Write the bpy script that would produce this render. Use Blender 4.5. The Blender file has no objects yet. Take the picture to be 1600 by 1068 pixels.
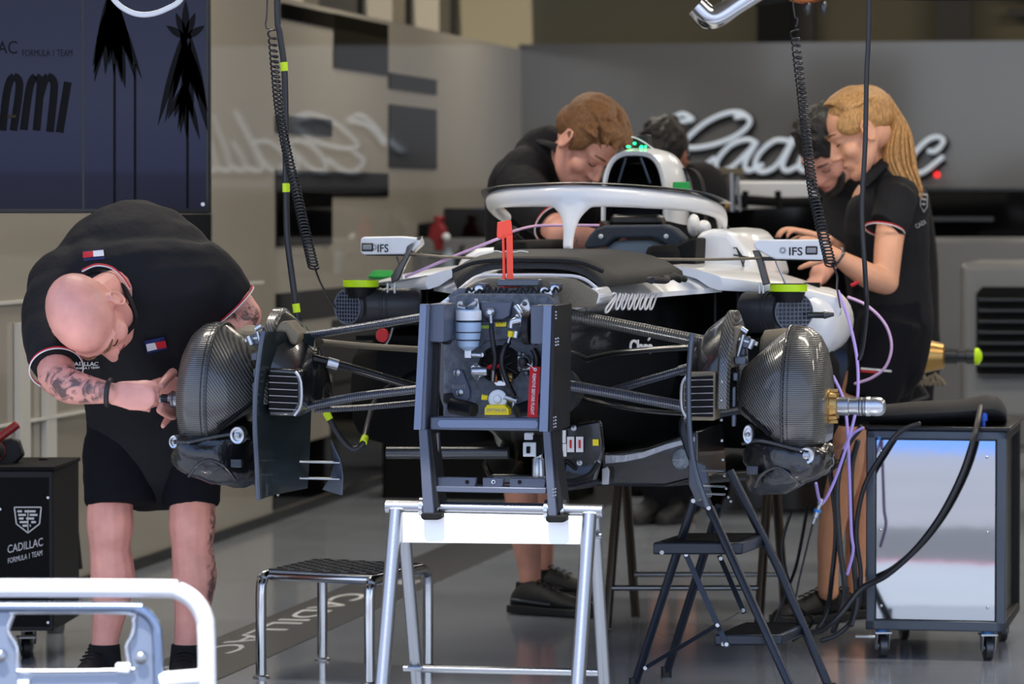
import bpy, math, random
from mathutils import Vector as V, Matrix
from bpy import context
random.seed(4)
D = bpy.data; SC = bpy.context.scene; COL = SC.collection
# ---------------- camera ----------------
FP = 6300.0; CH = 1.36; TH = math.atan((534-310)/FP)
cam = D.cameras.new('camera'); cam.lens = FP/1600*36; cam.sensor_width = 36; cam.clip_end = 200; cam.clip_start = .5
cam.dof.use_dof = True; cam.dof.focus_distance = 10.5; cam.dof.aperture_fstop = 5.0
co = D.objects.new('camera', cam); COL.objects.link(co)
co.location = (0, 0, CH); co.rotation_euler = (math.pi/2-TH, 0, 0); SC.camera = co
# ---------------- light ----------------
SC.view_settings.view_transform = 'Standard'; SC.view_settings.look = 'None'
SC.view_settings.exposure = 0.0; SC.view_settings.gamma = 1; SC.view_settings.use_curve_mapping = False
w = D.worlds.new('sky'); SC.world = w; w.use_nodes = True
wn = w.node_tree.nodes; wl = w.node_tree.links
bg = wn['Background']; bg.inputs['Strength'].default_value = 1.9
tc = wn.new('ShaderNodeTexCoord'); sx = wn.new('ShaderNodeSeparateXYZ'); cr = wn.new('ShaderNodeValToRGB')
wl.new(tc.outputs['Generated'], sx.inputs[0]); wl.new(sx.outputs['Z'], cr.inputs[0]); wl.new(cr.outputs[0], bg.inputs[0])
cr.color_ramp.elements[0].position = 0; cr.color_ramp.elements[0].color = (.85, .91, 1, 1)
cr.color_ramp.elements[1].position = .7; cr.color_ramp.elements[1].color = (.3, .5, 1, 1)
PSI = math.radians(11); L_ = V((math.cos(PSI), -math.sin(PSI), 0)); R_ = V((math.sin(PSI), math.cos(PSI), 0)); Z_ = V((0, 0, 1))
O_ = V((-.02, 10.5, 0))
def lamp(kind, name, loc, energy, color, **k):
    l = D.lights.new(name, kind); l.energy = energy; l.color = color
    for a, b in k.items():
        if a != 'rot': setattr(l, a, b)
    o = D.objects.new(name, l); COL.objects.link(o); o.location = loc
    if 'rot' in k: o.rotation_euler = k['rot']
    return o
SUN = lamp('SUN', 'sun', (0, -5, 20), 9.5, (1, .95, .88), angle=math.radians(.6))
SUN.rotation_euler = V((-.12, -.5, .866)).to_track_quat('Z', 'Y').to_euler()
for iv, v in enumerate((1.2, 4.2, 7.4, 10.6)):
    for iu, u in enumerate((-1.3, 1.6, 4.6)):
        p = O_+L_*u+R_*v
        lamp('AREA', 'ceiling_lamp', (p.x, p.y, 3.28), 42 if iv == 0 else 34, (1, .91, .78), shape='RECTANGLE', size=1.3, size_y=.35, rot=(0, 0, -PSI))
# ---------------- frames of reference ----------------
def P(px, py, Y):
    "point of the world seen at a pixel at distance Y"
    a = (px-800)/FP; b = (534-py)/FP
    y = math.cos(TH)+b*math.sin(TH); z = -math.sin(TH)+b*math.cos(TH)
    return V((a*Y/y, Y, CH+z*Y/y))
def C(px, py, v=0):
    "same on the plane v behind the front axle of the car (garage axes)"
    a = (px-800)/FP; b = (534-py)/FP
    d = V((a, math.cos(TH)+b*math.sin(TH), -math.sin(TH)+b*math.cos(TH)))
    c0 = V((0, 0, CH)); t = ((O_-c0).dot(R_)+v)/d.dot(R_)
    return c0+d*t
def G(u, v, z): return O_+L_*u+R_*v+Z_*z
# ---------------- materials ----------------
def hexc(h):
    h = h.lstrip('#'); c = [int(h[i:i+2], 16)/255 for i in (0, 2, 4)]
    return tuple(x/12.92 if x <= .04045 else ((x+.055)/1.055)**2.4 for x in c)+(1,)
def mat(name, col, rough=.5, metal=0, coat=0, bump=0, bscale=60, var=0, vscale=8, emit=0, sheen=0, spec=None, ao=None, stretch=None):
    m = D.materials.new(name); m.use_nodes = True; n = m.node_tree.nodes; l = m.node_tree.links
    b = n['Principled BSDF']; c = hexc(col) if isinstance(col, str) else tuple(col)+(1,)
    b.inputs['Base Color'].default_value = c; b.inputs['Roughness'].default_value = rough
    b.inputs['Metallic'].default_value = metal; b.inputs['Coat Weight'].default_value = coat
    b.inputs['Coat Roughness'].default_value = .08
    if sheen: b.inputs['Sheen Weight'].default_value = sheen
    if spec is not None: b.inputs['Specular IOR Level'].default_value = spec
    if emit: b.inputs['Emission Color'].default_value = c; b.inputs['Emission Strength'].default_value = emit
    t = n.new('ShaderNodeTexCoord'); mp = n.new('ShaderNodeMapping'); l.new(t.outputs['Object'], mp.inputs[0])
    if stretch: mp.inputs['Scale'].default_value = stretch
    if var:
        z = n.new('ShaderNodeTexNoise'); z.inputs['Scale'].default_value = vscale; z.inputs['Detail'].default_value = 4
        l.new(mp.outputs[0], z.inputs['Vector'])
        mx = n.new('ShaderNodeMix'); mx.data_type = 'RGBA'; mx.blend_type = 'MULTIPLY'; mx.inputs['Factor'].default_value = 1
        r = n.new('ShaderNodeMapRange'); r.inputs[1].default_value = .3; r.inputs[2].default_value = .7
        r.inputs[3].default_value = 1-var; r.inputs[4].default_value = 1+var
        l.new(z.outputs['Fac'], r.inputs[0]); mx.inputs[6].default_value = c; l.new(r.outputs[0], mx.inputs[7]); l.new(mx.outputs[2], b.inputs['Base Color'])
    if bump:
        z = n.new('ShaderNodeTexNoise'); z.inputs['Scale'].default_value = bscale; z.inputs['Detail'].default_value = 3
        l.new(mp.outputs[0], z.inputs['Vector'])
        bp = n.new('ShaderNodeBump'); bp.inputs['Strength'].default_value = bump; bp.inputs['Distance'].default_value = .01
        l.new(z.outputs['Fac'], bp.inputs['Height']); l.new(bp.outputs[0], b.inputs['Normal'])
    return m
def weave(name, c1, c2, scale=60, rot=.78, rough=.38, coat=.4, bump=.25, both=False, axis='X'):
    m = mat(name, c1, rough, 0, coat); n = m.node_tree.nodes; l = m.node_tree.links; b = n['Principled BSDF']
    t = n.new('ShaderNodeTexCoord'); mp = n.new('ShaderNodeMapping'); l.new(t.outputs['Object'], mp.inputs[0])
    mp.inputs['Rotation'].default_value = (0, rot, PSI)
    wv = n.new('ShaderNodeTexWave'); wv.inputs['Scale'].default_value = scale; wv.bands_direction = axis; wv.inputs['Distortion'].default_value = .6; wv.inputs['Detail'].default_value = 1
    l.new(mp.outputs[0], wv.inputs['Vector']); src = wv.outputs['Fac']
    if both:
        w2 = n.new('ShaderNodeTexWave'); w2.inputs['Scale'].default_value = scale; w2.bands_direction = 'Z'; l.new(mp.outputs[0], w2.inputs['Vector'])
        mm = n.new('ShaderNodeMath'); mm.operation = 'MULTIPLY'; l.new(wv.outputs['Fac'], mm.inputs[0]); l.new(w2.outputs['Fac'], mm.inputs[1]); src = mm.outputs[0]
    mx = n.new('ShaderNodeMix'); mx.data_type = 'RGBA'; mx.inputs[6].default_value = hexc(c1); mx.inputs[7].default_value = hexc(c2)
    l.new(src, mx.inputs['Factor']); l.new(mx.outputs[2], b.inputs['Base Color'])
    bp = n.new('ShaderNodeBump'); bp.inputs['Strength'].default_value = bump; bp.inputs['Distance'].default_value = .002
    l.new(src, bp.inputs['Height']); l.new(bp.outputs[0], b.inputs['Normal'])
    return m
M = dict(
 white=mat('white_paint', '#e2e3e4', .3, coat=.4), blackp=mat('black_paint', '#08090b', .3, coat=.2, spec=.3), satin=mat('satin_black', '#111215', .5, spec=.3),
 matt=mat('matt_black', '#0b0c0d', .75, spec=.2), rubber=mat('rubber', '#131418', .5), cable=mat('black_cable', '#1b1d22', .38),
 anod=mat('anodised_grey', '#4b5262', .38, .3, bump=.03, bscale=300), anodl=mat('anodised_edge', '#65728a', .35, .3), dusty=mat('dusty_grey', '#525862', .6, .1, bump=.35, bscale=220, var=.35, vscale=60),
 steel=mat('polished_steel', '#c3c6ca', .16, 1), bsteel=mat('brushed_steel', '#9a9da2', .33, 1, bump=.04, bscale=200), alu=mat('aluminium', '#b9bdc2', .3, .9),
 dsteel=mat('dark_steel', '#4b4d50', .32, .85), gold=mat('gold_anodised', '#b08c52', .32, .8), copper=mat('copper', '#9a5a34', .4, .8),
 wplate=mat('white_plate', '#eceef0', .45), tan=mat('warm_reflection_tan', '#6f6552', .55, .1, bump=.2, bscale=150, var=.15),  # tan: warm ceiling reflection on upper surfaces, put into the base colour
 red=mat('red_anodised', '#c8171c', .4), orange=mat('orange_red_plastic', '#ff4a2c', .38), tag=mat('red_tag', '#cf1220', .7), lime=mat('lime_plastic', '#c6f000', .45),
 limet=mat('lime_tape', '#d4f21a', .55), yellow=mat('yellow_label', '#e8cf10', .55), green=mat('green_plastic', '#0f9a3c', .5), blue=mat('blue_plastic', '#1f56c8', .4), cyan=mat('blue_ring', '#2a86d8', .4),
 lilac=mat('lilac_cable', '#b79fe6', .4), pink=mat('pink_cable', '#dab2dc', .45), paleblue=mat('pale_blue_plastic', '#a9c2dc', .4), ivory=mat('white_plastic', '#dfe3e6', .45),
 pad=mat('black_leather_pad', '#141414', .6, bump=.25, bscale=260), seat=mat('blue_grey_foam', '#343c47', .8, bump=.1, bscale=200), seatl=mat('pale_blue_grey', '#8796a4', .6),
 carbon=weave('carbon_satin', '#131417', '#2a2c30', 70, .78, .4), drumc=weave('carbon_drum', '#191919', '#605e58', 52, .62, .32, .55, .3), bandc=weave('carbon_band', '#191919', '#605e58', 60, 0, .32, .5, .3, axis='Z'), armc=weave('carbon_arm', '#15171c', '#4a5060', 52, 0, .3, .7, .4),
 carb2=weave('carbon_glossy', '#0c0e0f', '#1a1d1e', 90, .78, .22, .8, .15), shield=mat('silver_black_foil', '#1a1b1d', .28, .3, bump=.6, bscale=30, coat=.5), sgrey=mat('steel_blue_grey', '#414a56', .35, .3, coat=.3),
 skin=mat('skin', '#d79b86', .52, bump=.08, bscale=180, var=.12, vscale=14), skinr=mat('skin_red', '#dc9285', .45, bump=.06, bscale=180, var=.16, vscale=11), skinf=mat('skin_fair', '#e3b096', .5, var=.08, vscale=12), skind=mat('skin_tan', '#a8735a', .5, var=.08),
 shirt=mat('black_polo_cloth', '#131317', .8, bump=.2, bscale=60, spec=.3), shorts=mat('dark_navy_cloth', '#0b0c13', .85, bump=.12, bscale=70, spec=.2), sock=mat('black_sock', '#0c0c0e', .95, bump=.3, bscale=300),
 shoe=mat('black_shoe', '#121316', .6, bump=.2, bscale=150), shoeg=mat('grey_shoe_trim', '#3b3f48', .5),
 hairb=mat('brown_hair', '#77502c', .5, bump=.8, bscale=130, var=.5, vscale=90, stretch=(3, 3, .8)), hairy=mat('blonde_hair', '#b3854e', .42, bump=.5, bscale=130, var=.5, vscale=80, stretch=(3, 3, .5)), haird=mat('dark_hair', '#15110f', .5, bump=.9, bscale=60, var=.4, vscale=40),
 cream=mat('cream_wall_panel', '#a09b91', .035, coat=0), wblack=mat('black_wall_panel', '#050506', .06, spec=.35), gpanel=mat('grey_gloss_panel', '#5f5f60', .13, coat=.6),
 neon=mat('white_neon_tube', '#c3cedb', .35, emit=.35), whitet=mat('white_print', '#dcdcdc', .5), greyt=mat('grey_print', '#8d8f92', .5), blackt=mat('black_print', '#0a0a0b', .5), navyt=mat('navy_print', '#16255c', .7), redt=mat('red_print', '#c01a28', .7),
 led=mat('green_led', '#18ff86', .4, emit=5), spot=mat('spot_reflection_glow', '#ffe9cf', .4, emit=9), redl=mat('red_light', '#ff2a2a', .4, emit=1.5), beige=mat('beige_cladding', '#5d553d', .7), dbeige=mat('dark_cladding', '#36332e', .7),  # spot: glow standing in for spotlight reflections, no lamp of its own
)
# ---------------- mesh building ----------------
def spl(pts, k=6, closed=False):
    "Catmull-Rom through tuples/vectors of any length"
    pts = [tuple(p) for p in pts]; n = len(pts); out = []
    if n < 3 or k < 2: return pts
    rng = range(n) if closed else range(n-1)
    for i in rng:
        if closed: a, b, c, d = pts[i-1], pts[i], pts[(i+1) % n], pts[(i+2) % n]
        else: a, b, c, d = pts[max(i-1, 0)], pts[i], pts[i+1], pts[min(i+2, n-1)]
        for j in range(k):
            t = j/k
            out.append(tuple(.5*((2*q)+(-p+r)*t+(2*p-5*q+4*r-s)*t*t+(-p+3*q-3*r+s)*t**3) for p, q, r, s in zip(a, b, c, d)))
    if not closed: out.append(pts[-1])
    return out
def frames(pts, hint=None):
    n = len(pts); T = [(pts[min(i+1, n-1)]-pts[max(i-1, 0)]).normalized() for i in range(n)]
    h = V(hint) if hint is not None else (Z_ if abs(T[0].z) < .9 else V((1, 0, 0)))
    N = []; a = h
    for i in range(n):
        if hint is not None: a = V(hint)
        q = a-T[i]*a.dot(T[i])
        if q.length < 1e-5: q = T[i].orthogonal()
        q.normalize(); N.append((q, T[i].cross(q).normalized())); a = q
    return T, N
class MB:
    def __init__(s): s.v = []; s.f = []; s.m = []; s.cm = 0
    def face(s, idx): s.f.append(tuple(idx)); s.m.append(s.cm)
    def rings(s, rs, cap=True, closed=True, wrap=False):
        b = len(s.v); n = len(rs[0])
        for r in rs: s.v += [V(p) for p in r]
        R = len(rs)
        for i in range(R if wrap else R-1):
            i2 = (i+1) % R
            for j in range(n if closed else n-1):
                k = (j+1) % n
                s.face((b+i*n+j, b+i*n+k, b+i2*n+k, b+i2*n+j))
        if cap and not wrap and closed:
            s.face([b+j for j in range(n)][::-1]); s.face([b+(R-1)*n+j for j in range(n)])
        return s
    def tube(s, pts, r, n=10, k=5, hint=None, r2=None, cap=True, round_=False):
        pts = [V(p[:3]) for p in pts]
        rr = list(r) if isinstance(r, (list, tuple)) else [r]*len(pts)
        r2 = (list(r2) if isinstance(r2, (list, tuple)) else [r2]*len(pts)) if r2 is not None else rr
        q = spl([tuple(p)+(a, b) for p, a, b in zip(pts, rr, r2)], k)
        if round_:
            def capr(e, d):
                o = []
                for c in (.35, .7, .93): o.append(tuple(V(e[:3])+d*max(e[3], e[4])*c)+(e[3]*math.sqrt(1-c*c), e[4]*math.sqrt(1-c*c)))
                return o
            d0 = (V(q[0][:3])-V(q[1][:3])).normalized(); d1 = (V(q[-1][:3])-V(q[-2][:3])).normalized()
            q = capr(q[0], d0)[::-1]+q+capr(q[-1], d1)
        pp = [V(a[:3]) for a in q]; T, N = frames(pp, hint)
        return s.rings([[p+N[i][0]*q[i][3]*math.cos(t)+N[i][1]*q[i][4]*math.sin(t) for t in [2*math.pi*j/n for j in range(n)]] for i, p in enumerate(pp)], cap)
    def box(s, c, sz, ax=None):
        ax = ax or (L_, R_, Z_); c = V(c); h = [a*(b/2) for a, b in zip(ax, sz)]
        f = [c+h[0]*i+h[1]*j-h[2] for i, j in ((-1, -1), (1, -1), (1, 1), (-1, 1))]
        return s.rings([f, [p+h[2]*2 for p in f]])
    def prism(s, pts, vec, taper=1, cap=True):
        pts = [V(p) for p in pts]; vec = V(vec); q = [p+vec for p in pts]
        if taper != 1:
            c = sum(q, V())/len(q); q = [c+(p-c)*taper for p in q]
        return s.rings([pts, q], cap)
    def lathe(s, o, ax, prof, n=24, cap=True, hint=None, k=1):
        o = V(o); ax = V(ax).normalized(); a = V(hint) if hint is not None else ax.orthogonal(); a = (a-ax*a.dot(ax)).normalized(); b = ax.cross(a)
        if k > 1: prof = spl(prof, k)
        return s.rings([[o+ax*t+(a*math.cos(q)+b*math.sin(q))*max(r, 1e-4) for q in [2*math.pi*j/n for j in range(n)]] for t, r in prof], cap)
    def cyl(s, a, b, r, n=16, r2=None):
        a = V(a); b = V(b); return s.lathe(a, b-a, [(0, r), ((b-a).length, r if r2 is None else r2)], n)
    def ell(s, c, rad, ax=None, n=16, m=10):
        ax = ax or (V((1, 0, 0)), V((0, 1, 0)), Z_); c = V(c)
        if not hasattr(rad, '__len__'): rad = (rad,)*3
        rs = []
        for i in range(m+1):
            t = math.pi*(i/m); t = min(max(t, .02), math.pi-.02)
            rs.append([c+ax[0]*rad[0]*math.sin(t)*math.cos(q)+ax[1]*rad[1]*math.sin(t)*math.sin(q)-ax[2]*rad[2]*math.cos(t) for q in [2*math.pi*j/n for j in range(n)]])
        return s.rings(rs)
    def cprism(s, poly, v, dv, **k): return s.prism([C(x, y, v) for x, y in poly], R_*dv, **k)
    def crect(s, x0, y0, x1, y1, v, dv): return s.cprism([(x0, y0), (x1, y0), (x1, y1), (x0, y1)], v, dv)
    def wprism(s, poly, Y, dy, **k): return s.prism([P(x, y, Y) for x, y in poly], V((0, dy, 0)), **k)
    def ctube(s, pts, r, **k): return s.tube([C(*p) for p in pts], r, **k)
    def wtube(s, pts, r, **k): return s.tube([P(*p) for p in pts], r, **k)
    def text(s, txt, o, xd, yd, h=None, w=None, th=.001, shear=0, bold=0):
        cu = D.curves.new('t', 'FONT'); cu.body = txt; cu.extrude = 0; cu.shear = shear; cu.offset = bold; cu.resolution_u = 3
        ob = D.objects.new('t', cu); COL.objects.link(ob)
        me = D.meshes.new_from_object(ob.evaluated_get(bpy.context.evaluated_depsgraph_get()))
        xs = [q.co.x for q in me.vertices]; ys = [q.co.y for q in me.vertices]
        x0, x1, y0, y1 = min(xs), max(xs), min(ys), max(ys)
        sx_ = w/(x1-x0) if w else None; sy_ = h/(y1-y0) if h else sx_; sx_ = sx_ or sy_
        xd = V(xd).normalized(); yd = V(yd).normalized(); nd = xd.cross(yd); b = len(s.v); o = V(o); nv = len(me.vertices)
        for lay in (1, 0):
            for q in me.vertices: s.v.append(o+xd*(q.co.x-x0)*sx_+yd*(q.co.y-y0)*sy_+nd*th*lay)
        ec = {}
        for p in me.polygons:
            vs = list(p.vertices); s.face([b+i for i in vs]); s.face([b+nv+i for i in vs[::-1]])
            for i in range(len(vs)):
                e = (vs[i], vs[(i+1) % len(vs)]); ec[e] = 1
        for (i, j) in ec:
            if (j, i) not in ec: s.face((b+i, b+nv+i, b+nv+j, b+j))
        D.objects.remove(ob); D.curves.remove(cu); D.meshes.remove(me); return s
    def build(s, name, m, parent=None, bevel=0, ang=38, sub=0, smooth=True, seg=2):
        loc = V(parent['_loc']) if parent is not None and '_loc' in parent else getattr(s, 'loc', V((0, 0, 0)))
        me = D.meshes.new(name); me.from_pydata([tuple(p-loc) for p in s.v], [], s.f)
        ms = m if isinstance(m, (list, tuple)) else [m]
        for q in ms: me.materials.append(M[q] if isinstance(q, str) else q)
        if len(ms) > 1: me.polygons.foreach_set('material_index', s.m)
        me.validate(); me.update()
        if smooth:
            me.shade_smooth(); me.set_sharp_from_angle(angle=math.radians(ang))
        o = D.objects.new(name, me); COL.objects.link(o)
        if parent is not None: o.parent = parent
        else: o.location = loc
        o['_loc'] = tuple(loc)
        if bevel:
            b = o.modifiers.new('bevel', 'BEVEL'); b.width = bevel; b.segments = seg; b.limit_method = 'ANGLE'; b.angle_limit = math.radians(35); b.use_clamp_overlap = True
        if sub:
            b = o.modifiers.new('sub', 'SUBSURF'); b.levels = sub; b.render_levels = sub
        return o
def tag(o, label, cat, group=None, kind=None):
    o['label'] = label; o['category'] = cat
    if group: o['group'] = group
    if kind: o['kind'] = kind
    return o
def thing(name, label, cat, loc, group=None):
    o = D.objects.new(name, None); o.empty_display_size = .05; COL.objects.link(o); o.location = loc; o['_loc'] = tuple(V(loc))
    return tag(o, label, cat, group)
def struct(mb, name, m, **k):
    o = mb.build(name, m, **k); o['kind'] = 'structure'; return o
def dup(root, off, label=None):
    r = root.copy(); COL.objects.link(r); r.location = root.location+V(off)
    if label: r['label'] = label
    def rec(a, b):
        for c in list(a.children):
            d = c.copy(); COL.objects.link(d); d.parent = b; rec(c, d)
    rec(root, r); return r
def remesh(o, vox=.006, it=4):
    m = o.modifiers.new('union', 'REMESH'); m.mode = 'VOXEL'; m.voxel_size = vox; m.use_smooth_shade = True
    if it:
        s = o.modifiers.new('smooth', 'SMOOTH'); s.iterations = it; s.factor = .5
    return o
# ---------------- the garage ----------------
def WUv(v): return -2.065-.0214*v      # left wall in garage axes (u), not quite parallel to the car
WN = (L_+R_*.0214).normalized()
def wallpt(px, py): # point of the left wall seen at a pixel
    a = (px-800)/FP; b = (534-py)/FP
    d = V((a, math.cos(TH)+b*math.sin(TH), -math.sin(TH)+b*math.cos(TH))); c0 = V((0, 0, CH))
    t = (G(WUv(0), 0, CH)-c0).dot(WN)/d.dot(WN)
    return c0+d*t
VB = 12.4       # back wall v
def GW(d, v, z): return G(WUv(v)+d, v, z)
def floor_mat():
    m = mat('floor_grey_epoxy', '#9da4ae', .12, coat=.3, var=.05, vscale=3)
    n = m.node_tree.nodes; l = m.node_tree.links; b = n['Principled BSDF']
    t = n.new('ShaderNodeTexCoord'); z = n.new('ShaderNodeTexNoise'); z.inputs['Scale'].default_value = 2.2; z.inputs['Detail'].default_value = 5
    l.new(t.outputs['Object'], z.inputs['Vector']); r = n.new('ShaderNodeMapRange'); r.inputs[3].default_value = .07; r.inputs[4].default_value = .22
    l.new(z.outputs['Fac'], r.inputs[0]); l.new(r.outputs[0], b.inputs['Roughness'])
    z2 = n.new('ShaderNodeTexNoise'); z2.inputs['Scale'].default_value = 9; l.new(t.outputs['Object'], z2.inputs['Vector'])
    bp = n.new('ShaderNodeBump'); bp.inputs['Strength'].default_value = .06; bp.inputs['Distance'].default_value = .01
    l.new(z2.outputs['Fac'], bp.inputs['Height']); l.new(bp.outputs[0], b.inputs['Normal'])
    return m
M['floor'] = floor_mat()
mb = MB(); mb.box(G(2, 5.6, -.05), (9.2, 14.4, .1)); struct(mb, 'floor', 'floor')
M['asphalt'] = mat('pit_lane_concrete', '#8a8a8c', .8, var=.08, vscale=1)
mb = MB(); mb.box(G(0, -1.69, -.055), (60, .18, .1)); struct(mb, 'trim_9', mat('faded_red_line', '#9c5a72', .7))
mb = MB(); mb.box(G(0, -2.55, -.056), (60, 1.54, .1)); struct(mb, 'trim_10', mat('dark_asphalt', '#4d4f54', .8))
mb = MB(); mb.box(G(0, -5.9, -.055), (60, 5.2, .1)); struct(mb, 'trim_1', 'asphalt')
mb = MB(); mb.box(G(0, -10.3, -.055), (60, 3.6, .1)); struct(mb, 'trim_11', mat('blue_painted_apron', '#2f7fd0', .7))
mb = MB(); mb.box(G(0, -27, -.055), (60, 30, .1)); struct(mb, 'trim_12', 'asphalt')
# floor band with printed words
def floorp(px, py):
    a = (px-800)/FP; b = (534-py)/FP; z = -math.sin(TH)+b*math.cos(TH); y = math.cos(TH)+b*math.sin(TH)
    t = -CH/z; return V((a*t, y*t, 0))
def gu(p): return (p-O_).dot(L_), (p-O_).dot(R_)
M['band'] = mat('black_floor_band', '#2a2a2b', .3)
ub0 = (gu(floorp(343, 1061))[0]+gu(floorp(700, 901))[0])/2; ub1 = (gu(floorp(340, 996))[0]+gu(floorp(657, 867))[0])/2
mb = MB(); mb.prism([G(ub0, .4, 0), G(ub1, .4, 0), G(ub1, 12, 0), G(ub0, 12, 0)], (0, 0, .002)); struct(mb, 'trim_2', 'band')
mb = MB(); hw = abs(ub0-ub1)
pe = gu(floorp(548, 928)); ps = gu(floorp(372, 1022)); wtot = abs(pe[1]-ps[1])
uc = (ub0+ub1)/2
mb.text('CADILLAC', G(uc-hw*.3, pe[1], .0025), -R_, L_, h=hw*.36, w=wtot, th=.0005)
mb.text('FORMULA 1 TEAM', G(uc-hw*.3, pe[1]-wtot-.08, .0025), -R_, L_, h=hw*.2, w=1.3, th=.0005)
def crest(mb, o, xd, yd, h, th=.001, nn=None):
    "outline shield with stripes"
    xd = V(xd).normalized(); yd = V(yd).normalized(); nd = xd.cross(yd)
    def pt(x, y): return V(o)+xd*x*h+yd*y*h
    def bar(a, b, t=.045):
        a = V(a); b = V(b); d = (b-a).normalized(); q = V((-d.y, d.x))*t/2
        mb.prism([pt(*(a-q)), pt(*(b-q)), pt(*(b+q)), pt(*(a+q))], nd*th)
    S = [(0, 1), (1.05, 1), (.98, .35), (.53, 0), (.08, .35)]
    for i in range(5): bar(S[i], S[(i+1) % 5])
    for j, y in enumerate((.84, .7, .56, .42, .28)):
        x0 = .12+.03*j; x1 = .93-.03*j
        if y < .35: x0, x1 = .32, .74
        if j % 2: bar((x0, y), (x0+.3, y), .08); bar((x0+.45, y), (x1, y), .08)
        else: bar((x0, y), (x0+.18, y), .08); bar((x0+.28, y), (x1-.1, y), .08)
    bar((.53, .05), (.53, .9), .03)
crest(mb, G(uc-hw*.22, pe[1]+.5, .0025), -R_, L_, hw*.5)
struct(mb, 'trim_3', 'whitet')
# left wall: cream glossy panels with a pattern of black ones
mb = MB(); vb2 = VB+.3
mb.prism([GW(0, -.4, .0), GW(0, vb2, 0), GW(0, vb2, 2.21), GW(0, -.4, 2.21)], L_*-.06); struct(mb, 'wall_left', 'cream')
mb = MB(); mb.prism([GW(+.012, -.4, 0), GW(+.012, vb2, 0), GW(+.012, vb2, .04), GW(+.012, -.4, .04)], L_*-.011); struct(mb, 'baseboard_left', 'wblack')
def wz(px, py): return wallpt(px, py).z
def wv(px): return gu(wallpt(px, 300))[1]
mb = MB()
for x0, x1, ya, yb in ((203, 328, 334, 655), (438, 605, 22, 45), (521, 605, 30, 112), (607, 681, 119, 143), (607, 681, 167, 263), (430, 517, 183, 210), (430, 605, 268, 307), (430, 517, 300, 383), (430, 560, 452, 497), (560, 660, 440, 800), (518, 560, 497, 600), (515, 560, 592, 790), (430, 468, 497, 600), (430, 518, 522, 592), (430, 485, 592, 637), (425, 462, 637, 690), (425, 530, 690, 790), (100, 203, 560, 600)):
    xm = (x0+x1)/2; z1 = wz(xm, ya); z0 = wz(xm, yb); v0 = wv(x0); v1 = wv(x1); z1 = min(z1, 2.205); z0 = max(z0, .05)
    mb.prism([GW(+.001, v0, z0), GW(+.001, v1, z0), GW(+.001, v1, z1), GW(+.001, v0, z1)], L_*.006)
struct(mb, 'trim_4', 'wblack')
mb = MB()
for px in (20, 62): # light seams and ducts on the near wall
    mb.prism([GW(+.002, wv(px), .12), GW(+.002, wv(px)+.12, .12), GW(+.002, wv(px)+.12, .95), GW(+.002, wv(px), .95)], L_*.02)
mb.box(GW(+.012, wv(50), 1.02), (.02, 6, .01)); mb.box(GW(+.012, wv(60), .62), (.02, 3, .008))
struct(mb, 'trim_5', mat('pale_trim', '#c9c9c4', .4))
# upper structure over the left wall
mb = MB(); mb.prism([GW(-.5, -.4, 2.3), GW(-.5, VB+.6, 2.3), GW(-.5, VB+.6, 3.4), GW(-.5, -.4, 3.4)], L_*-.1); struct(mb, 'wall_2', 'dbeige')
mb = MB()
for v in (8.3, 10.4, 11.7): mb.box(GW(-.4, v, 2.75), (.16, .3, 1.3))
struct(mb, 'trim_6', mat('pale_column', '#6f6858', .6))
# back wall
mb = MB(); mb.box(G(4, VB+.6, 1.7), (15, .1, 3.5)); struct(mb, 'wall_back', 'beige')
mb = MB(); ul = gu(C(812, 180, VB))[0]
mb.box(G(ul+3.2, VB, 1.83), (6.4, .06, .82)); struct(mb, 'wall_3', 'gpanel')
mb = MB(); mb.box(G(ul+3.2-.3, VB+.02, .75), (7.0, .06, 1.35)); struct(mb, 'wall_4', mat('dark_gloss_wall', '#101112', .2))
mb = MB()
for i in range(9): mb.box(G(3.2, VB+.45, 2.42+i*.11), (5.6, .05, .05))
for u in (-.8, .1, 2.5): mb.box(G(u, VB+.4, 2.7), (.2, .08, 1.2))
struct(mb, 'trim_7', 'dbeige')
mb = MB(); mb.box(G(gu(C(1205, 30, VB))[0], VB+.2, 2.7), (.2, .1, 1)); struct(mb, 'trim_8', 'matt')
mb = MB(); mb.box(G(6.6, 6.0, 1.7), (.1, 13, 3.5)); struct(mb, 'wall_right', mat('right_wall', '#77746d', .4))
mb = MB(); mb.box(G(2.2, 5.3, 3.36), (9.2, 14.6, .12)); struct(mb, 'ceiling', mat('ceiling_paint', '#8f8778', .8))
mb = MB(); mb.box(G(-3.3, 6.0, 1.7), (.1, 13, 3.5)); struct(mb, 'wall_5', 'dbeige')
mb = MB()
for x in (1505, 1519): mb.lathe(C(x, 323, VB-.25), -R_, [(0, .018), (.02, .018)], 16)
o = mb.build('counter_spot_reflections', 'spot'); tag(o, 'pair of small round spotlight reflections, made as glowing discs, on the black back counter right of the blonde mechanic', 'light')  # reflections of spotlights in the glossy counter, built as glowing discs
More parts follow.
